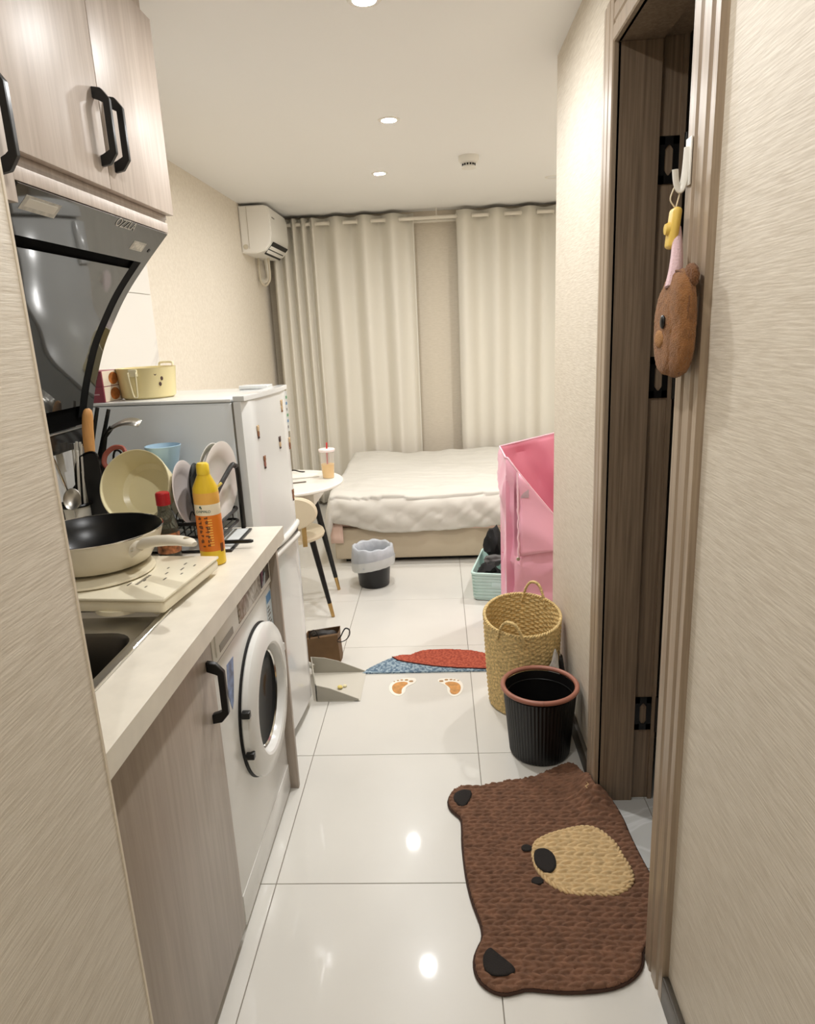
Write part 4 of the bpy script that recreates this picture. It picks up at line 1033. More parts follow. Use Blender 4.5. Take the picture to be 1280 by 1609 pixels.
for a0, hgt, out in ((radians(246), .088, -.004), (radians(62), .095, .004)):
    for s in (0, pi):
        bm = B(); pts = []
        for k in range(61):
            u = k / 60; a = a0 + (u - .5) * 2 * .36
            w_ = abs(2 * u - 1)
            z = hgt * (1 - w_ ** 2.6) - .03
            q = rimp(a, z, .006 * (1 if a0 > 3 else -1))
            ph = u * 2 * pi * 13 + s
            q += Vector((.0026 * cos(ph), .0026 * cos(ph), .0026 * sin(ph)))
            pts.append(q)
        tube(bm, pts, .0042, 7); obj('loop_handle', bm, STRAW, t, angle=180)
# crumpled white bag behind the basket
def crumple(name, c, size, m, label, cat, seed, amp=.35, sub=3):
    bm = B(); bmesh.ops.create_icosphere(bm, subdivisions=sub, radius=1.0)
    for v in bm.verts:
        n = v.co.normalized(); d = 1 + amp * noise.noise(n * 1.7 + Vector((seed, 0, 0))) + amp * .5 * abs(noise.noise(n * 4 + Vector((0, seed, 0))))
        v.co = Vector((n.x * d * size[0] + c[0], n.y * d * size[1] + c[1], max(.001, n.z * d * size[2] + c[2])))
    return tag(obj(name, bm, m, angle=35), label, cat)
crumple('white_plastic_bag', (.403, 2.415, .165), (.020, .033, .125), mat('bag_white', (206, 202, 196), .5, var=.2, vscale=30), 'crumpled white plastic bag squeezed between the basket and the right wall', 'bag', 3)
crumple('dark_cloth', (.437, 2.46, .13), (.014, .05, .12), BLACKM, 'dark cloth bundle beside the white bag against the right wall', 'cloth', 8)

# pink laundry hamper
PINK = mat('pink_fabric', (242, 178, 198), .32, spec=.5, sheen=.2, bump=.08, bscale=300)
PINK_IN = mat('pink_lining', (234, 146, 166), .5)
PIPING = mat('pale_pink_piping', (242, 196, 208), .5)
t = thing('pink_laundry_hamper', 'tall shiny pink fabric laundry hamper with drooping front edge', 'laundry hamper', (.52, 3.33, 0))
HX0, HX1, HY0, HY1 = .298, .76, 3.16, 3.50
def rimz(x, y):
    u = (x - HX0) / (HX1 - HX0)
    back = .905 + .06 * min(1, u * 1.6)
    if y > (HY0 + HY1) / 2: return back
    front = .905 - .33 * min(1, max(0, (u - .02) / .55)) ** .95 + (.2 * max(0, (u - .62) / .38))
    return front
def hamper_wall(p0, p1, n, nout, seed, amp=.012):
    rows = []
    p0 = Vector(p0); p1 = Vector(p1); no = Vector(nout)
    for k in range(n + 1):
        p = p0 + (p1 - p0) * (k / n); col = []
        for j in range(33):
            v = j / 32
            z = .004 + v * (rimz(p.x, p.y) - .004)
            q = Vector((p.x * 2.6, p.y * 2.6 + seed, z * 2.2))
            f1 = noise.noise(q); cell = noise.voronoi(Vector((p.x * 5 + p.y * 5, seed, z * 4.0)))[0]
            f2 = noise.noise(Vector((p.x * 6 + p.y * 6, seed * 2.3, z * 5)))
            d = amp * 5.0 * (.5 - abs(f1) * 1.8) + amp * 3.0 * (.4 - abs(f2) * 1.6) + amp * 1.0 * (cell[1] - cell[0] - .3)
            edge = min(1, (1 - v) / .06, v / .05, 1)
            e2 = min(1, k / (n * .06 + 1e-6), (n - k) / (n * .06 + 1e-6))
            inset = -.012 * sin(pi * v) 
            col.append(p + no * (d * edge * e2 + inset * e2) + Vector((0, 0, z)))
        rows.append(col)
    return rows
bm = B()
# corners rounded by chamfer points
A = (HX0, HY0 + .03); Bp = (HX0 + .035, HY0); Cc = (HX1 - .035, HY0); D = (HX1, HY0 + .03); E_ = (HX1, HY1); F_ = (HX0, HY1)
walls = [(A, Bp, 6, (-.7, -.7, 0), 1, .009), (Bp, Cc, 40, (0, -1, 0), 4.3, .011), (Cc, D, 4, (.7, -.7, 0), 2, .002), (D, E_, 14, (1, 0, 0), 7, .008), (E_, F_, 30, (0, 1, 0), 9, .008), (F_, A, 20, (-1, 0, 0), 5, .010)]
for a, b, n, no, sd, am in walls:
    sheet(bm, hamper_wall((a[0], a[1], 0), (b[0], b[1], 0), n, no, sd, am))
bmesh.ops.remove_doubles(bm, verts=bm.verts, dist=.0008)
body = obj('fabric_wall', bm, [PINK, PINK_IN], t, angle=28, solid=.002, off=1)
body.modifiers[0].material_offset = 1; body.modifiers[0].offset = -1
bm = B(); box(bm, HX0 + .01, HX1 - .01, HY0 + .012, HY1 - .01, .003, .008); obj('base_panel', bm, PINK, t)
bm = B(); pts = []
for a, b, n, no, sd, am in walls:
    for k in range(n):
        p = Vector((a[0], a[1], 0)).lerp(Vector((b[0], b[1], 0)), k / n); pts.append((p.x, p.y, rimz(p.x, p.y)))
tube(bm, pts, .0045, 6, closed=True); obj('rim_piping', bm, PIPING, t)
# folded front flap with a seam down its left side
bm = B(); rows = []
fx0, fx1 = HX0 + .052, HX1 - .05
for k in range(17):
    u = k / 16; x = fx0 + (fx1 - fx0) * u; col = []
    zt = rimz(x, HY0) - .002; zb = .44 + .055 * u
    for j in range(17):
        v = j / 16; z = zb + (zt - zb) * v
        y = HY0 - .007 - .034 * sin(pi * (1 - v) * .55) * (1 - .25 * u) - .022 * (.5 - abs(noise.noise((x * 6, z * 5 + x * 3, 2.0))) * 1.8)
        col.append((x, y, z))
    rows.append(col)
sheet(bm, rows); obj('fabric_flap', bm, PINK, t, angle=60, solid=.002)
bm = B(); tube(bm, [(fx0 - .002 + .0022 * sin(k * 1.3) * (k > 12), HY0 - .010 - .034 * sin(pi * (k / 30) * .55), rimz(fx0, HY0) - .004 - (rimz(fx0, HY0) - .444) * k / 30) for k in range(31)], [.0045 + .001 * (k % 2) for k in range(31)], 6); obj('gathered_seam', bm, PIPING, t)
bm = B(); lathe(bm, [(0, .006), (.008, .005), (.010, 0), (0, -.001)], 16, M=axes((fx0 - .004, HY0 - .052, .435), (1, 0, 0), (0, 0, 1))); obj('snap_button', bm, STEEL, t)
bm = B(); box(bm, fx0 + .006, fx0 + .05, HY0 - .016, HY0 - .0115, rimz(fx0, HY0) - .125, rimz(fx0, HY0) - .06, bev=.001); obj('mesh_patch', bm, mat('mesh_white', (222, 190, 200), .6, bump=1, bscale=700), t)

# mint crate with black clothes
ca_ = radians(-12)
MINT = mat('mint_plastic', (190, 216, 208), .4)
cr = thing('mint_storage_crate', 'mint green ribbed plastic crate full of black clothes by the bed', 'crate', (.145, 3.675, 0), ca_)
CW, CD, CHH = .33, .46, .168
bm = B()
rows = []
def crl(ins, z): return rrect(ins, CW - ins, ins, CD - ins, .03, z, 5)
zs = [.0, .004]
prof = [(.014, .002), (.010, .006)]
for k in range(7):
    z = .016 + k * .0195; prof += [(.009 - k * .001, z), (.005 - k * .001 + .0, z + .004), (.005 - k * .001, z + .012), (.009 - k * .001, z + .016)]
prof += [(.0, .152), (-.004, .156), (-.004, .166), (-.001, CHH), (.006, CHH), (.008, .16), (.016, .012)]
g = sheet(bm, [crl(a, z) for a, z in prof], closed=True); bm.faces.new(list(reversed(g[0]))); bm.faces.new(g[-1])
obj('crate_shell', bm, MINT, cr, world=False, angle=30)
bm = B(); box(bm, CW * .5 - .05, CW * .5 + .05, -.001, .006, .085, .115, bev=.003); obj('label_plate', bm, mat('mint_label', (196, 222, 216), .4), cr, world=False)
bm = B(); box(bm, .02, CW - .02, .02, CD - .02, .0005, .004); obj('base_pad', bm, BLACKM, cr, world=False)
CLOTH = mat('black_cloth', (18, 17, 18), .8, bump=.3, bscale=120); GREYC = mat('grey_cloth', (96, 94, 92), .8)
Mc = WM['mint_storage_crate']
for k, (p, s, m, lab) in enumerate((((.085, .345, .235), (.055, .08, .095), CLOTH, 'black garment heaped highest at the back of the mint crate'),
                                    ((.085, .10, .14), (.06, .07, .05), CLOTH, 'black garment at the front of the mint crate'),
                                    ((.245, .20, .15), (.06, .13, .06), CLOTH, 'black garment at the right side of the mint crate'),
                                    ((.10, .225, .17), (.055, .035, .03), GREYC, 'grey strap-like garment in the middle of the mint crate'))):
    q = Mc @ Vector(p); crumple('garment', q, s, m, lab, 'clothes', 11 + k, amp=.45)

# ================================================================== FLOOR STICKERS, RUG, DUSTPAN, BAG
STW = mat('sticker_vinyl', (240, 236, 224), .35); SOLE = mat('sole_orange', (204, 146, 80), .4, var=.15, vscale=40); TOE = mat('toe_tan', (170, 128, 74), .4)
FEET = [('left', 'orange and white footprint floor sticker, the left one',
  [(-0.2595, 2.7095), (-0.2564, 2.7354), (-0.2447, 2.7581), (-0.2226, 2.7773), (-0.19, 2.7895), (-0.1635, 2.7918), (-0.1468, 2.7877), (-0.1404, 2.7705), (-0.1456, 2.7474), (-0.1613, 2.7283), (-0.1803, 2.716), (-0.1856, 2.6872), (-0.1877, 2.662), (-0.2024, 2.6377), (-0.2213, 2.6353), (-0.2413, 2.6516), (-0.2542, 2.6772)],
  [(-0.2461, 2.7025), (-0.243, 2.7316), (-0.2278, 2.7508), (-0.2052, 2.7585), (-0.1819, 2.7535), (-0.1764, 2.7387), (-0.1871, 2.7228), (-0.1992, 2.7038), (-0.2028, 2.6784), (-0.2, 2.6531), (-0.2158, 2.6506), (-0.2359, 2.667)],
  [(-0.164, 2.7594), (-0.1854, 2.7718), (-0.2059, 2.7726), (-0.2223, 2.7686), (-0.2383, 2.7605)]),
 ('right', 'orange and white footprint floor sticker, the right one',
  [(-0.0475, 2.7666), (-0.0409, 2.7764), (-0.0178, 2.7822), (0.0086, 2.7811), (0.0379, 2.7711), (0.0568, 2.7489), (0.0637, 2.7158), (0.0607, 2.6775), (0.0501, 2.6435), (0.0338, 2.6256), (0.015, 2.6233), (-0.0003, 2.6423), (-0.0078, 2.6739), (-0.0057, 2.7057), (-0.0152, 2.7223), (-0.0345, 2.7395), (-0.0459, 2.7519)],
  [(-0.0183, 2.7335), (-0.0084, 2.745), (0.0112, 2.7495), (0.0339, 2.7432), (0.0495, 2.7229), (0.0532, 2.6905), (0.0458, 2.6592), (0.031, 2.638), (0.0122, 2.6406), (0.0032, 2.664), (0.0068, 2.686), (0.0007, 2.7054)],
  [(-0.0312, 2.7552), (-0.0088, 2.7663), (0.0112, 2.7674), (0.0262, 2.7635), (0.0427, 2.7583)])]
for nm, lab, ol, so, to in FEET:
    cxx = sum(p[0] for p in ol) / len(ol); cyy = sum(p[1] for p in ol) / len(ol)
    t = thing('footprint_sticker', lab, 'sticker', (cxx, cyy, 0))
    bm = B(); prism(bm, smooth_loop(ol, 2), .0003, .0012); obj('white_backing', bm, STW, t)
    bm = B(); prism(bm, smooth_loop(so, 2), .0012, .0018); obj('orange_sole', bm, SOLE, t)
    for k, p in enumerate(to):
        bm = B(); lathe(bm, [(.010 - .0014 * k, .0012), (.010 - .0014 * k, .0018), (0, .0018)], 14, center=(p[0], p[1], 0), sy=.75); obj('toe', bm, TOE, t)
# half-round rug
def weave_mat(name, c1, c2):
    m, nt, p = newmat(name)
    tc = nt.nodes.new('ShaderNodeTexCoord'); ch = nt.nodes.new('ShaderNodeTexNoise'); ch.inputs['Scale'].default_value = 90
    r = nt.nodes.new('ShaderNodeValToRGB'); r.color_ramp.elements[0].color = lin(c1); r.color_ramp.elements[1].color = lin(c2)
    r.color_ramp.elements[0].position = .4; r.color_ramp.elements[1].position = .6
    nt.links.new(tc.outputs['Object'], ch.inputs['Vector']); nt.links.new(ch.outputs['Fac'], r.inputs['Fac']); nt.links.new(r.outputs['Color'], p.inputs['Base Color'])
    p.inputs['Roughness'].default_value = .9
    return m
RUGB = weave_mat('rug_blue', (84, 108, 128), (158, 176, 186)); RUGR = weave_mat('rug_red', (150, 62, 44), (186, 92, 66))
t = thing('half_round_rug', 'half-round braided rug in red and blue near the footprint stickers', 'rug', (.0, 2.95, 0))
topc = [(-0.3893, 2.836), (-0.3607, 2.8865), (-0.3339, 2.9164), (-0.2926, 2.9591), (-0.2555, 2.9899), (-0.2142, 3.0077), (-0.1747, 3.0057), (-0.1302, 3.0437), (-0.0846, 3.055), (-0.0081, 3.058), (0.1129, 3.0382), (0.1715, 3.0085), (.26, 2.96), (.34, 2.90), (.38, 2.836)]
redl = [(-0.2608, 2.984), (-0.2322, 2.9498), (-0.1867, 2.9285), (-0.0684, 2.8855), (0.047, 2.8619), (0.1612, 2.8506), (.37, 2.843)]
def braid_sheet(name, poly, z0, m, pitch):
    bm = B(); vs = [bm.verts.new((p[0], p[1], 0)) for p in poly]; bm.faces.new(vs)
    step = .006
    for ax_, lo, hi in ((0, -.4, .4), (1, 2.83, 3.07)):
        q = lo
        while q < hi:
            co = (q, 0, 0) if ax_ == 0 else (0, q, 0); no = (1, 0, 0) if ax_ == 0 else (0, 1, 0)
            bmesh.ops.bisect_plane(bm, geom=list(bm.verts) + list(bm.edges) + list(bm.faces), plane_co=co, plane_no=no); q += step
    for v in bm.verts:
        x, y = v.co.x, v.co.y
        h = 0 if v.is_boundary else .0035 * abs(sin(pi * y / pitch)) * (.5 + .5 * abs(sin(pi * (x / .018 + .5 * math.floor(y / pitch)))))
        v.co.z = z0 + .004 + h
    r = bmesh.ops.extrude_edge_only(bm, edges=[e for e in bm.edges if e.is_boundary])
    for v in [g for g in r['geom'] if isinstance(g, bmesh.types.BMVert)]: v.co.z -= .004
    return obj(name, bm, m, t, angle=180)
braid_sheet('blue_field', topc, .0005, RUGB, .013)
braid_sheet('red_field', redl + topc[13:4:-1], .0035, RUGR, .013)
bm = B(); tube(bm, [(x, y, .0085) for x, y in redl], .003, 6); obj('dark_edging', bm, mat('rug_dark', (80, 36, 30), .9), t)

# dustpan
GREYP = mat('grey_plastic', (168, 163, 150), .4); GREYL = mat('grey_plastic_light', (206, 201, 188), .4)
t = thing('dustpan', 'pale grey dustpan lying open on the floor beside the fridge', 'dustpan', (-.50, 2.72, 0))
X0, X1, YA, YZ = -.62, -.378, 2.60, 2.852
bm = B(); prism(bm, [(-.557, YA), (X1, YA), (X1, YZ), (X0, YZ)], .001, .005); prism(bm, [(X1 - .02, YA), (X1 + .006, YA), (X1 + .006, YZ), (X1 - .02, YZ)], .001, .0035); obj('pan_floor', bm, GREYL, t)
for nm, ya, yb in (('side_wall', YA, YA + .004), ('side_wall', YZ - .004, YZ)):
    bm = B(); pr = [(X0, .005), (X1, .005), (X1, .010), (X1 - .05, .032), (X1 - .12, .062), (X1 - .18, .078), (X0, .084)]
    if ya < 2.7: pr = [(max(x, -.557), z) for x, z in pr]
    prism(bm, pr, ya, yb, M=Mb); obj(nm, bm, GREYP, t)
bm = B(); prism(bm, [(-.557, YA), (-.553, YA), (X0 + .004, YZ), (X0, YZ)], .005, .084); obj('end_wall', bm, GREYP, t)
bm = B(); tube(bm, [(-.60, 2.80, .06), (-.66, 2.83, .08), (-.73, 2.86, .10)], [.012, .011, .012], 10); obj('handle', bm, GREYP, t)
for k, (x, y, m, s, lab) in enumerate(((-.47, 2.70, mat('crumb_yellow', (226, 206, 120), .6), .012, 'small yellow scrap lying in the dustpan, the left one'), (-.452, 2.715, mat('crumb_pale', (232, 222, 180), .6), .009, 'small pale scrap lying in the dustpan, the right one'))):
    bm = B(); bmesh.ops.create_icosphere(bm, subdivisions=2, radius=s)
    for v in bm.verts: v.co = Vector((v.co.x * (1 + .4 * noise.noise(v.co * 90)) + x, v.co.y + y, max(-.009, v.co.z * .6) + .0135 - (.003 if k else 0)))
    tag(obj('scrap', bm, m, angle=40), lab, 'scrap')

# brown paper bag
KR = mat('kraft_paper', (112, 84, 54), .7, var=.1, vscale=12)
t = thing('paper_bag', 'brown paper carrier bag with black handles between fridge and dustpan', 'bag', (-.58, 3.0, 0))
bm = B(); rows = []
for z, inx, iny in ((.001, 0, 0), (.05, .003, .0), (.10, .006, -.002), (.128, .004, .0), (.135, .002, .004)):
    base = [(-.665 + inx, 2.955 + iny), (-.503 - inx, 2.955 + iny), (-.500 - inx, 3.0), (-.503 - inx, 3.045 - iny), (-.665 + inx, 3.045 - iny), (-.668 + inx, 3.0)]
    rows.append([(x + .003 * noise.noise((x * 30, z * 40, y * 10)), y + .004 * noise.noise((x * 20, z * 30, 5)), z + (.014 * (x + .6) / .1 * (z > .12))) for x, y in base])
g = sheet(bm, rows, closed=True); bm.faces.new(list(reversed(g[0]))); obj('bag_wall', bm, KR, t, angle=25, solid=.0015)
bm = B()
tube(bm, catmull([(-.512, 2.955, .115), (-.495, 2.957, .13), (-.480, 2.957, .158), (-.468, 2.957, .172), (-.452, 2.957, .165), (-.452, 2.957, .14), (-.47, 2.957, .115), (-.495, 2.955, .105), (-.512, 2.955, .108)], 5), .0035, 8, flat=.5); obj('bag_handle', bm, BLACKM, t)
bm = B(); tube(bm, catmull([(-.64, 2.957, .12), (-.635, 2.952, .155), (-.615, 2.951, .17), (-.60, 2.952, .15), (-.595, 2.955, .125)], 5), .0035, 8, flat=.5); obj('bag_handle', bm, BLACKM, t)
crumple('black_bag_lining', (-.58, 2.998, .125), (.06, .03, .022), mat('lining_black', (32, 26, 20), .5), 'dark crumpled packaging sticking out of the brown paper bag', 'packaging', 21)

# ================================================================== BEDROOM
# small bin with liner
LC = (-.432, 3.985)
t = thing('lined_waste_bin', 'small black waste bin with translucent plastic liner in front of the bed', 'waste bin', (LC[0], LC[1], 0)); c3 = (LC[0], LC[1], 0)
bm = B(); lathe(bm, [(0, .002), (.088, .002), (.092, .008), (.112, .235), (.116, .238), (.113, .24), (.108, .235), (.088, .014), (0, .012)], 56, center=c3); obj('bin', bm, BLACK, t)
LIN = mat('liner_film', (206, 210, 216), .3, alpha=.8, bump=.5, bscale=60)
bm = B(); rows = []
nn = 96
for j, (r, z) in enumerate(((.074, .03), (.087, .10), (.099, .2), (.104, .243), (.114, .252), (.123, .246), (.128, .21), (.131, .17), (.128, .135), (.122, .112))):
    rr_ = []
    for k in range(nn):
        a = 2 * pi * k / nn
        wob = (.002 if j < 4 else .005) * noise.noise((cos(a) * 4, sin(a) * 4, z * 9 + j)) + .0015 * sin(a * 17 + j)
        dz = (.03 * sin(a + 2.2) if j >= 7 else 0) * (j - 6) / 3 + (.004 * sin(a * 9) if j in (4, 5) else 0)
        rr_.append((LC[0] + (r + wob) * cos(a), LC[1] + (r + wob) * sin(a), z + dz))
    rows.append(rr_)
sheet(bm, rows, closed=True); obj('plastic_liner', bm, LIN, t, angle=180)
bm = B(); rows = []
for j, (r, z) in enumerate(((.1345, .168), (.132, .138), (.127, .112), (.124, .108))):
    rows.append([(LC[0] + (r + .0015 * sin(2 * pi * k / nn * 17 + j)) * cos(2 * pi * k / nn), LC[1] + (r + .0015 * sin(2 * pi * k / nn * 17 + j)) * sin(2 * pi * k / nn), z + .03 * sin(2 * pi * k / nn + 2.2) * .9) for k in range(nn)])
sheet(bm, rows, closed=True); obj('liner_hem', bm, mat('liner_hem', (226, 228, 226), .35, alpha=.8), t, angle=180)

# bed
BEDF = mat('bed_upholstery', (196, 182, 158), .6, bump=.15, bscale=220)
SHEETP = mat('pink_sheet', (236, 204, 188), .7)
DUVET = mat('duvet_cotton', (217, 213, 203), .75, bump=.05, bscale=300, sheen=.2)
BX0, BX1, BY0, BY1 = -.722, 1.32, 4.375, 5.93
t = thing('bed', 'low cream upholstered bed with mattress standing along the curtains', 'bed', (.3, 5.15, 0))
bm = B(); box(bm, BX0, BX1, BY0, BY1, .032, .245, bev=.012, seg=3); obj('bed_base', bm, BEDF, t)
bm = B(); box(bm, BX0 + .06, BX1 - .06, BY0 + .06, BY1 - .06, 0, .032); obj('plinth', bm, BLACKM, t)
bm = B(); box(bm, BX0 + .012, BX1 - .01, BY0 + .015, BY1 - .01, .247, .415, bev=.03, seg=4); obj('mattress', bm, SHEETP, t)
bm = B(); rows = []
for k in range(31):
    x = .0 + (BX1 - .02) * k / 30
    rows.append([(x, BY0 + .004 - .010 * (j / 6) ** .5 - .003 * noise.noise((x * 6, j * .4, 1)), .36 - j / 6 * (.128 + .008 * sin(x * 5))) for j in range(7)])
sheet(bm, rows); obj('sheet_overhang', bm, SHEETP, t, solid=.002)
bm = B(); sheet(bm, [[(-.745 + .028 * k, BY0 - .012 + .003 * sin(k * 2), z) for z in (.30, .24, .19, .15)] for k in range(4)]); obj('sheet_corner', bm, SHEETP, t, solid=.002)
# duvet: a cloth that lies on the mattress and hangs over the front and the left end
bm = B(); nx, ny = 150, 130
def hem(x):
    u = (x - BX0) / (BX1 - BX0)
    pts = [(-.1, .30), (.0, .30), (.05, .285), (.10, .25), (.155, .225), (.25, .222), (.35, .228), (.45, .24), (.55, .258), (.62, .262), (.8, .26), (1.1, .25)]
    for (a, za), (b, zb) in zip(pts, pts[1:]):
        if a <= u <= b: return za + (zb - za) * (u - a) / (b - a)
    return .26
rows = []
for j in range(ny + 1):
    v = j / ny
    row = []
    for i in range(nx + 1):
        x = BX0 - .075 + (BX1 + .02 - BX0 + .075) * i / nx
        Ltop = BY1 - .02 - (BY0 - .0)
        zt0 = .470 + .016 * noise.noise((x * 2.0, v * 3, 0)) + .012 * noise.noise((x * 5, v * 8, 3)) + .024 * exp(-((x - .50) / .22) ** 2) * (v > .5) * min(1, (v - .5) * 4) + .018 * exp(-((x + .55) / .18) ** 2) * (v > .5) * min(1, (v - .5) * 4)
        drop = zt0 - hem(x)
        total = Ltop + drop
        s = v * total
        if s < drop:
            z = hem(x) + s * (drop - .02) / drop; y = BY0 - .030 - .022 * sin(pi * min(1, s / drop)) 
            wr = .020 * noise.noise((x * 7 + z * 9, z * 4, 1.0)) + .014 * noise.noise((x * 17 - z * 20, z * 6, 7.0))
            wr += .016 * (.4 - abs(noise.noise((x * 6.5 + z * 7, z * 5 - x * 2, 4.0))) * 1.5) + .008 * (.4 - abs(noise.noise((x * 15 - z * 16, z * 9, 9.0))) * 1.5)
            y += wr * (1 - .3 * s / drop) * min(1, .25 + 1.5 * (1 - s / drop))
            tt = s / drop
            if tt > .72: q = (tt - .72) / .28; y += .022 * q * q
        else:
            y = BY0 - .028 + (s - drop); q = min(1, (s - drop) / .10); z = hem(x) + drop - .020 * (1 - q) ** 2
            z += .006 * noise.noise((x * 9, y * 4, 2.0)) + (.006 * noise.noise((x * 4 + y * 12, y * 9, 5.0)) + .006 * (.4 - abs(noise.noise((x * 5, y * 11, 8.0))) * 1.5)) * min(1, (s - drop) / .15)
        # left end hangs down
        ex = BX0 - .004 - x
        if ex > 0:
            z -= ex * 2.0 ; x = BX0 - .004 - ex * .55
        row.append((x, min(y, BY1), z))
    rows.append(row)
sheet(bm, rows); tag(obj('duvet', bm, DUVET, angle=180, solid=.012, off=1), 'rumpled white duvet spread over the bed', 'duvet')

# table, chair, cup
TC = (-.875, 3.69); TR = .335
TW = mat('table_white', (238, 234, 224), .3)
t = thing('round_table', 'white round table with black gold-tipped legs beside the bed', 'table', (TC[0], TC[1], 0))
bm = B(); lathe(bm, [(0, .700), (TR - .012, .700), (TR, .707), (TR, .716), (TR - .004, .72), (0, .72)], 72, center=(TC[0], TC[1], 0)); obj('table_top', bm, TW, t)
bm = B(); box(bm, TC[0] - .17, TC[0] + .20, TC[1] - .16, TC[1] + .17, .615, .699, bev=.006); obj('apron', bm, TW, t)
for dx, dy in ((1, 1), (1, -1), (-1, 1), (-1, -1)):
    if (dx, dy) == (1, -1): continue
    top_ = Vector((TC[0] + dx * .145, TC[1] + dy * .11, .615)); bot = Vector((TC[0] + dx * .235, TC[1] + dy * .215, .002))
    bm = B(); k = .86; mid = top_.lerp(bot, k)
    tube(bm, [top_, mid], [.020, .0125], 14); lg = obj('leg', bm, BLACK, t)
    bm = B(); tube(bm, [mid, bot], [.0117, .0095], 14); obj('gold_tip', bm, GOLD, lg)
# cup of juice
CC = (-.628, 3.76)
t = thing('juice_cup', 'clear plastic cup half full of orange juice with red straw on the table', 'cup', (CC[0], CC[1], .721)); c3 = (CC[0], CC[1], .721)
FILM = mat('cup_plastic', (238, 234, 226), .12, alpha=.30)
bm = B(); lathe(bm, [(.030, 0), (.032, .002), (.042, .15)], 40, center=c3, cap1=False); obj('cup_wall', bm, FILM, t)
bm = B(); lathe(bm, [(0, .002), (.030, .002), (.036, .078), (0, .078)], 40, center=c3); obj('juice', bm, mat('juice', (238, 190, 84), .2), t)
bm = B(); lathe(bm, [(.0425, .148), (.0455, .150), (.0455, .160), (.042, .163), (0, .164)], 40, center=c3, cap0=False); obj('lid', bm, mat('lid_pale', (240, 226, 222), .35), t)
bm = B(); tube(bm, [(CC[0] - .004, CC[1], .725), (CC[0] + .002, CC[1], .90), (CC[0] + .003, CC[1], .918)], .0048, 10); obj('straw', bm, mat('straw_red', (196, 60, 58), .35), t)
bm = B(); lathe(bm, [(.0335, .008), (.0395, .075), (.0405, .09)], 40, center=c3, cap0=False, cap1=False); bm.free()
bm = B(); box(bm, -.10, .10, -.07, .07, 0, .006, bev=.001, M=Matrix.Translation((-.80, 3.83, .7215)) @ Matrix.Rotation(.3, 4, 'Z')); tag(obj('notebook', bm, PAPERW), 'thin white notebook lying on the round table', 'notebook')
bm = B(); tube(bm, [(-.83, 3.62, .7248), (-.735, 3.655, .7248)], .0032, 8); tag(obj('pen', bm, mat('pen_brown', (90, 74, 56), .4)), 'dark pen lying on the round table by the fridge', 'pen')
bm = B(); tube(bm, catmull([(-.90, 3.93, .7290), (-.86, 3.94, .735), (-.82, 3.92, .730), (-.79, 3.91, .7288)], 4), .004, 8); tag(obj('phone_cable', bm, BLACKM), 'short black cable at the back of the round table', 'cable')

SCX, SCY = -.825, 3.60
fa = radians(15)     # the chair faces the table, turned a little left
ch = thing('dining_chair', 'cream chair with oval back and black gold-tipped legs at the table', 'chair', (SCX, SCY, 0), fa)
bm = B(); lathe(bm, [(0, .425), (.15, .425), (.172, .435), (.178, .45), (.172, .466), (.14, .476), (0, .478)], 56, sx=1.0, sy=1.0); obj('seat', bm, LEATHER, ch, world=False)
bm = B()
rows = []
prof = [(0, 0.0), (.5, 0.0), (.9, .003), (1.0, .014), (1.0, .024), (.9, .035), (.5, .038), (0, .038)]
Mbk = Matrix.Translation((0, -.197, .618)) @ Matrix.Rotation(radians(8), 4, 'X') @ Matrix.Rotation(pi / 2, 4, 'X')
lathe(bm, [(r * .130, d) for r, d in prof], 56, M=Mbk @ Matrix.Diagonal((1, .70, 1, 1))); obj('backrest', bm, LEATHER, ch, world=False)
for s in (-.055, .055):
    bm = B(); box(bm, s - .012, s + .012, -.204, -.198, .428, .66, bev=.002, M=Matrix.Translation((0, -.0, 0))); obj('back_strut', bm, GOLD, ch, world=False)
for dx, dy in ((1, 1), (1, -1), (-1, 1), (-1, -1)):
    top_ = Vector((dx * .10, dy * .10, .426)); bot = Vector((dx * .175, dy * .155, .002)); mid = top_.lerp(bot, .82)
    bm = B(); tube(bm, [top_, mid], [.0165, .0115], 14); lg = obj('leg', bm, BLACK, ch, world=False)
    bm = B(); tube(bm, [mid, bot], [.0118, .0095], 14); obj('gold_tip', bm, GOLD, lg, world=False)

# curtains and rods
CURT = mat('curtain_cloth', (229, 224, 211), .75, spec=.2, bump=.12, bscale=350)
RODM = mat('rod_white', (236, 230, 216), .35)
RY, RZ_ = 6.03, 2.362
t = thing('curtain_rod', 'white curtain rod holding the eyelet curtains under the ceiling', 'curtain rod', (0.1, RY, RZ_))
bm = B(); tube(bm, [(-1.39, RY, RZ_), (1.70, RY, RZ_)], .0145, 16); obj('rod', bm, RODM, t)
bm = B(); tube(bm, [(.018, RY, RZ_), (.034, RY, RZ_)], .0185, 16); obj('joint_ring', bm, RODM, t)
bm = B(); box(bm, .022, .030, RY - .006, RY + .006, RZ_, ZC - .001); obj('ceiling_bracket', bm, RODM, t)
bm = B(); tube(bm, [(-1.39, 6.125, 2.35), (1.70, 6.125, 2.35)], .0125, 12); tag(obj('inner_curtain_rod', bm, RODM), 'second white rod close to the wall behind the curtain rod', 'curtain rod')
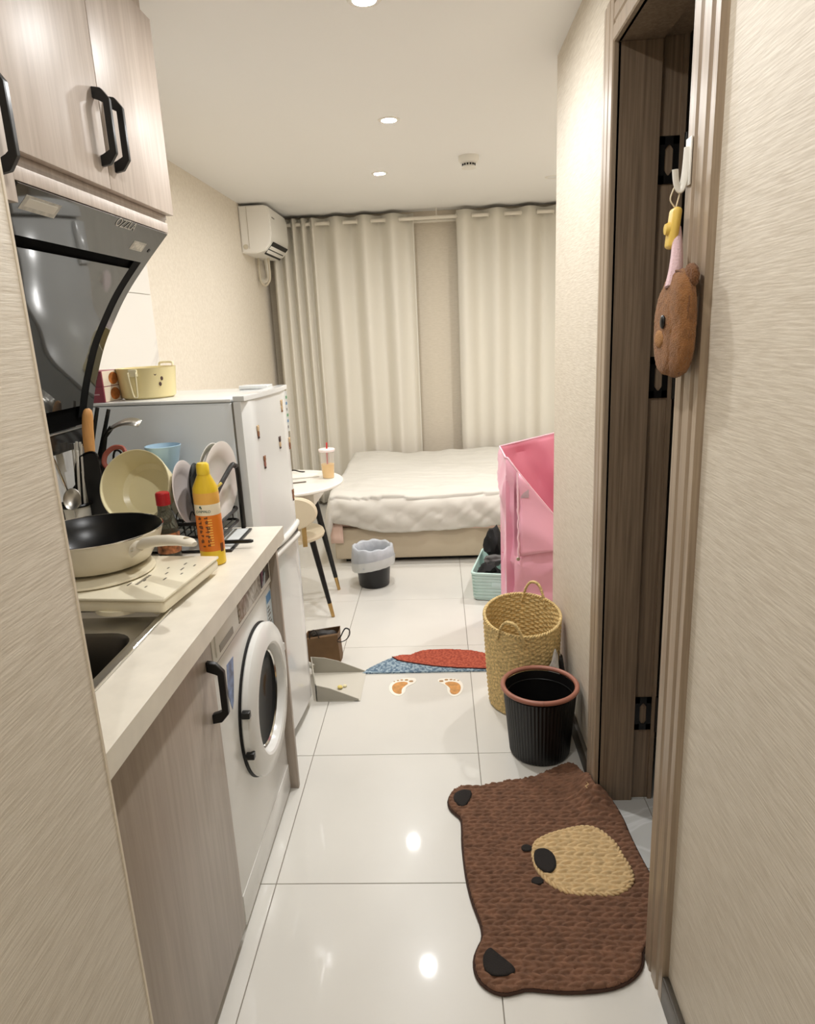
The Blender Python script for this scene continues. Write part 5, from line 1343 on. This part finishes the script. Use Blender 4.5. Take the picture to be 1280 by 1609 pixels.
def curtain(name, label, folds, z0, seed):
    """folds: list of (x_start, x_end, number of half waves, amplitude)"""
    rows = []; base = []
    ph = 0.0
    for xa_, xb_, hw, amp in folds:
        n = int(hw * 12)
        for k in range(n):
            u = k / n; base.append((xa_ + (xb_ - xa_) * u, ph + pi * hw * u, amp))
        ph += pi * hw
    base.append((folds[-1][1], ph, folds[-1][3]))
    nz = 26
    bm = B()
    for j in range(nz + 1):
        v = j / nz; z = z0 + (2.405 - z0) * (1 - v); row = []
        for x, p, amp in base:
            a2 = amp * (1 - .25 * v) if amp > .03 else amp
            s = sin(p)
            y = RY - a2 * s - .010 * v * noise.noise((x * 7, v * 2, seed)) - .004 * sin(3 * p + 2 * v + seed) * v
            xx = x + .010 * v * noise.noise((x * 5, v * 1.5, seed + 9))
            row.append((xx, y, z))
        rows.append(row)
    sheet(bm, rows)
    t = thing(name, label, 'curtain', ((folds[0][0] + folds[-1][1]) / 2, RY, 2.405))
    cl = obj('cloth', bm, CURT, t, angle=180, solid=.0025)
    # eyelets where the cloth crosses the rod
    ph = 0.0
    for xa_, xb_, hw, amp in folds:
        k = 0
        while k < hw:
            x = xa_ + (xb_ - xa_) * k / hw
            bm = B(); tube(bm, [(x + .002 * cos(q), RY + .021 * cos(q), RZ_ + .021 * sin(q)) for q in [2 * pi * i / 16 for i in range(16)]], .0035, 6, closed=True); obj('eyelet', bm, RODM, t)
            k += 1
        ph += pi * hw
    return t
curtain('curtain', 'left beige eyelet curtain, bunched at the left wall and spread towards the gap', [(-1.33, -1.20, 3, .034), (-1.20, -.96, 6, .040), (-.96, -.16, 7, .056)], .03, 1.0)
curtain('curtain', 'right beige eyelet curtain running behind the right wall corner', [(.185, 1.35, 9, .056)], .03, 4.0)

# air conditioner
t = thing('air_conditioner', 'white wall-mounted air conditioner on the left wall under the ceiling', 'air conditioner', (-1.41, 5.65, 2.09))
ACW = mat('ac_white', (246, 243, 235), .35)
pr = [(-1.409, 2.415), (-1.225, 2.415), (-1.195, 2.405), (-1.182, 2.36), (-1.180, 2.22), (-1.195, 2.15), (-1.235, 2.105), (-1.30, 2.088), (-1.409, 2.095)]
bm = B(); prism(bm, pr, 5.36, 5.965, M=Mb); bmesh.ops.bevel(bm, geom=[e for e in bm.edges if abs(e.verts[0].co.y - e.verts[1].co.y) < 1e-5], offset=.008, segments=3, affect='EDGES'); obj('housing', bm, ACW, t, angle=30)
bm = B(); box(bm, -.055, .055, .03, .535, -.003, .0015, bev=.001, M=Matrix.Translation((-1.222, 5.38, 2.1195)) @ Matrix.Rotation(radians(36), 4, 'Y') @ Matrix.Rotation(pi, 4, 'Y') if False else Matrix.Translation((-1.2175, 5.38, 2.1255)) @ Matrix.Rotation(radians(-47), 4, 'Y')); ol = obj('air_outlet', bm, BLACKM, t)
for dx in (-.026, .008):
    bm = B(); box(bm, -.013, .013, .034, .53, .001, .0045, bev=.001, M=Matrix.Translation((-1.2175, 5.38, 2.1255)) @ Matrix.Rotation(radians(-47), 4, 'Y') @ Matrix.Translation((dx, 0, -.006))); obj('louvre', bm, ACW, ol)
bm = B(); box(bm, -1.3505, -1.3485, 5.3575, 5.361, 2.12, 2.408); obj('side_seam', bm, mat('ac_seam', (186, 176, 154), .5), t)
bm = B(); lathe(bm, [(.018, 0), (.018, .003), (.015, .004), (0, .004)], 24, M=axes((-1.375, 5.3585, 2.135), (1, 0, 0), (0, 0, 1))); obj('pipe_cap', bm, mat('cap_white', (214, 206, 186), .4), t)
bm = B(); box(bm, -1.1815, -1.179, 5.88, 5.90, 2.25, 2.275, bev=.0008, seg=1); obj('white_tag', bm, WHITE_P, t)
bm = B(); box(bm, -1.1815, -1.1792, 5.42, 5.50, 2.33, 2.34, bev=.0005, seg=1); obj('maker_mark', bm, mat('mark_grey', (150, 144, 134), .4), t)
bm = B(); tube(bm, catmull([(-1.34, 5.80, 2.10), (-1.335, 5.80, 2.02), (-1.33, 5.80, 1.955), (-1.345, 5.80, 1.93), (-1.375, 5.80, 1.925), (-1.405, 5.80, 1.935)], 6), .017, 12); tag(obj('drain_pipe', bm, RODM), 'white bent drain pipe below the air conditioner', 'pipe')
bm = B(); tube(bm, catmull([(-1.385, 5.74, 2.10), (-1.385, 5.74, 1.95), (-1.37, 5.74, 1.90), (-1.345, 5.74, 1.885), (-1.318, 5.74, 1.91), (-1.305, 5.74, 1.96), (-1.305, 5.74, 2.10)], 6), .009, 10); tag(obj('looped_hose', bm, mat('hose_beige', (204, 194, 172), .5)), 'beige hose looping below the air conditioner around the drain pipe', 'hose')

# ================================================================== HOOK AND PLUSH POUCH
HKX = .4515
t = thing('door_hook', 'white adhesive plastic hook on the near door casing', 'hook', (HKX, 1.35, 1.76))
bm = B(); box(bm, HKX - .0032, HKX - .0002, 1.338, 1.366, 1.722, 1.80, bev=.001); obj('hook_plate', bm, WHITE_P, t)
bm = B(); tube(bm, catmull([(HKX - .004, 1.352, 1.785), (HKX - .006, 1.352, 1.745), (HKX - .010, 1.352, 1.722), (HKX - .015, 1.352, 1.716), (HKX - .021, 1.352, 1.728), (HKX - .024, 1.352, 1.75)], 5), .0042, 10, flat=1.6); obj('hook_arm', bm, WHITE_P, t)
PLY = 1.305
t = thing('plush_bear_pouch', 'brown plush bear pouch with pink strap hanging from the white door hook', 'plush pouch', (.42, PLY, 1.40))
FUR = mat('brown_plush', (152, 104, 60), .95, bump=1.0, bscale=420, sheen=.15, var=.12, vscale=60); FURD = mat('dark_plush', (124, 82, 48), .95, bump=1.0, bscale=420, sheen=.15)
def blob(name, c, s, m, parent, pw=2.0, rot=None, seed=0, amp=.04):
    bm = B(); bmesh.ops.create_icosphere(bm, subdivisions=5 if m in (FUR, FURD) else 4, radius=1.0)
    R_ = (rot or Matrix.Identity(3))
    for v in bm.verts:
        n = v.co.normalized(); d = 1 + amp * noise.noise(n * 2 + Vector((seed, seed, 0)))
        L = (abs(n.x) ** pw + abs(n.y) ** pw + abs(n.z) ** pw) ** (1 / pw)
        v.co = Vector(c) + R_ @ Vector((n.x / L * d * s[0], n.y / L * d * s[1], n.z / L * d * s[2]))
        if m in (FUR, FURD): v.co += n * (.0016 * noise.noise(v.co * 420) + .0012 * noise.noise(v.co * 190))
    return obj(name, bm, m, parent, angle=180)
fh = blob('pouch_body', (.4285, PLY, 1.486), (.0215, .062, .092), FUR, t, pw=2.9, seed=1, amp=.05)
blob('plush_face', (.4175, PLY + .016, 1.476), (.014, .056, .078), FUR, t, pw=2.5, seed=2)
blob('ear', (.4375, PLY - .034, 1.566), (.011, .024, .021), FURD, t, seed=3); blob('ear', (.4365, PLY + .046, 1.562), (.010, .020, .018), FURD, t, seed=4)
blob('muzzle', (.4045, PLY + .016, 1.462), (.006, .022, .016), mat('tan_plush', (172, 126, 80), .95, bump=.8, bscale=400), fh, seed=5)
blob('nose', (.4015, PLY - .006, 1.492), (.004, .009, .012), BLACK, fh, seed=6)
bm = B(); tube(bm, [(.4255 + .003 * sin(3 * q), PLY + .002 + .0615 * (abs(cos(q)) ** .7) * (1 if cos(q) > 0 else -1), 1.486 + .0915 * (abs(sin(q)) ** .7) * (1 if sin(q) > 0 else -1)) for q in [2 * pi * k / 60 for k in range(60)]], .0022, 6, closed=True); obj('seam', bm, FURD, t)
PKF = mat('pink_plush', (226, 196, 200), .9, bump=.5, bscale=300)
bm = B(); tube(bm, catmull([(.436, 1.352, 1.655), (.435, 1.345, 1.635), (.431, 1.33, 1.605), (.426, 1.318, 1.575), (.420, 1.31, 1.548)], 5), [.009, .009, .0095, .010, .0105, .011, .0115, .012, .0125, .013, .0135, .014, .0145, .015, .0155, .016, .0165, .017, .0175, .018, .018], 12, flat=.7); obj('pink_strap', bm, PKF, t)
t2 = thing('yellow_charm', 'yellow plastic charm with round button hanging above the plush pouch', 'charm', (.418, 1.35, 1.63))
YC = mat('charm_yellow', (226, 192, 92), .4)
bm = B(); box(bm, -.008, .008, -.017, .017, -.034, .036, bev=.0075, seg=4, M=Matrix.Translation((.429, 1.352, 1.652)) @ Matrix.Rotation(radians(6), 4, 'Y')); obj('charm_body', bm, YC, t2)
bm = B(); lathe(bm, [(0, .008), (.009, .007), (.012, 0), (0, -.002)], 24, M=axes((.4215, 1.352, 1.652), (0, -1, 0), (0, 0, 1))); obj('round_button', bm, YC, t2)
bm = B(); tube(bm, catmull([(.430, 1.352, 1.688), (.422, 1.352, 1.70), (.424, 1.352, 1.712), (.4305, 1.352, 1.7235), (.437, 1.352, 1.712), (.435, 1.352, 1.70), (.432, 1.352, 1.688)], 4), .0013, 6); obj('hanging_cord', bm, mat('cord_cream', (220, 206, 176), .6), t2)
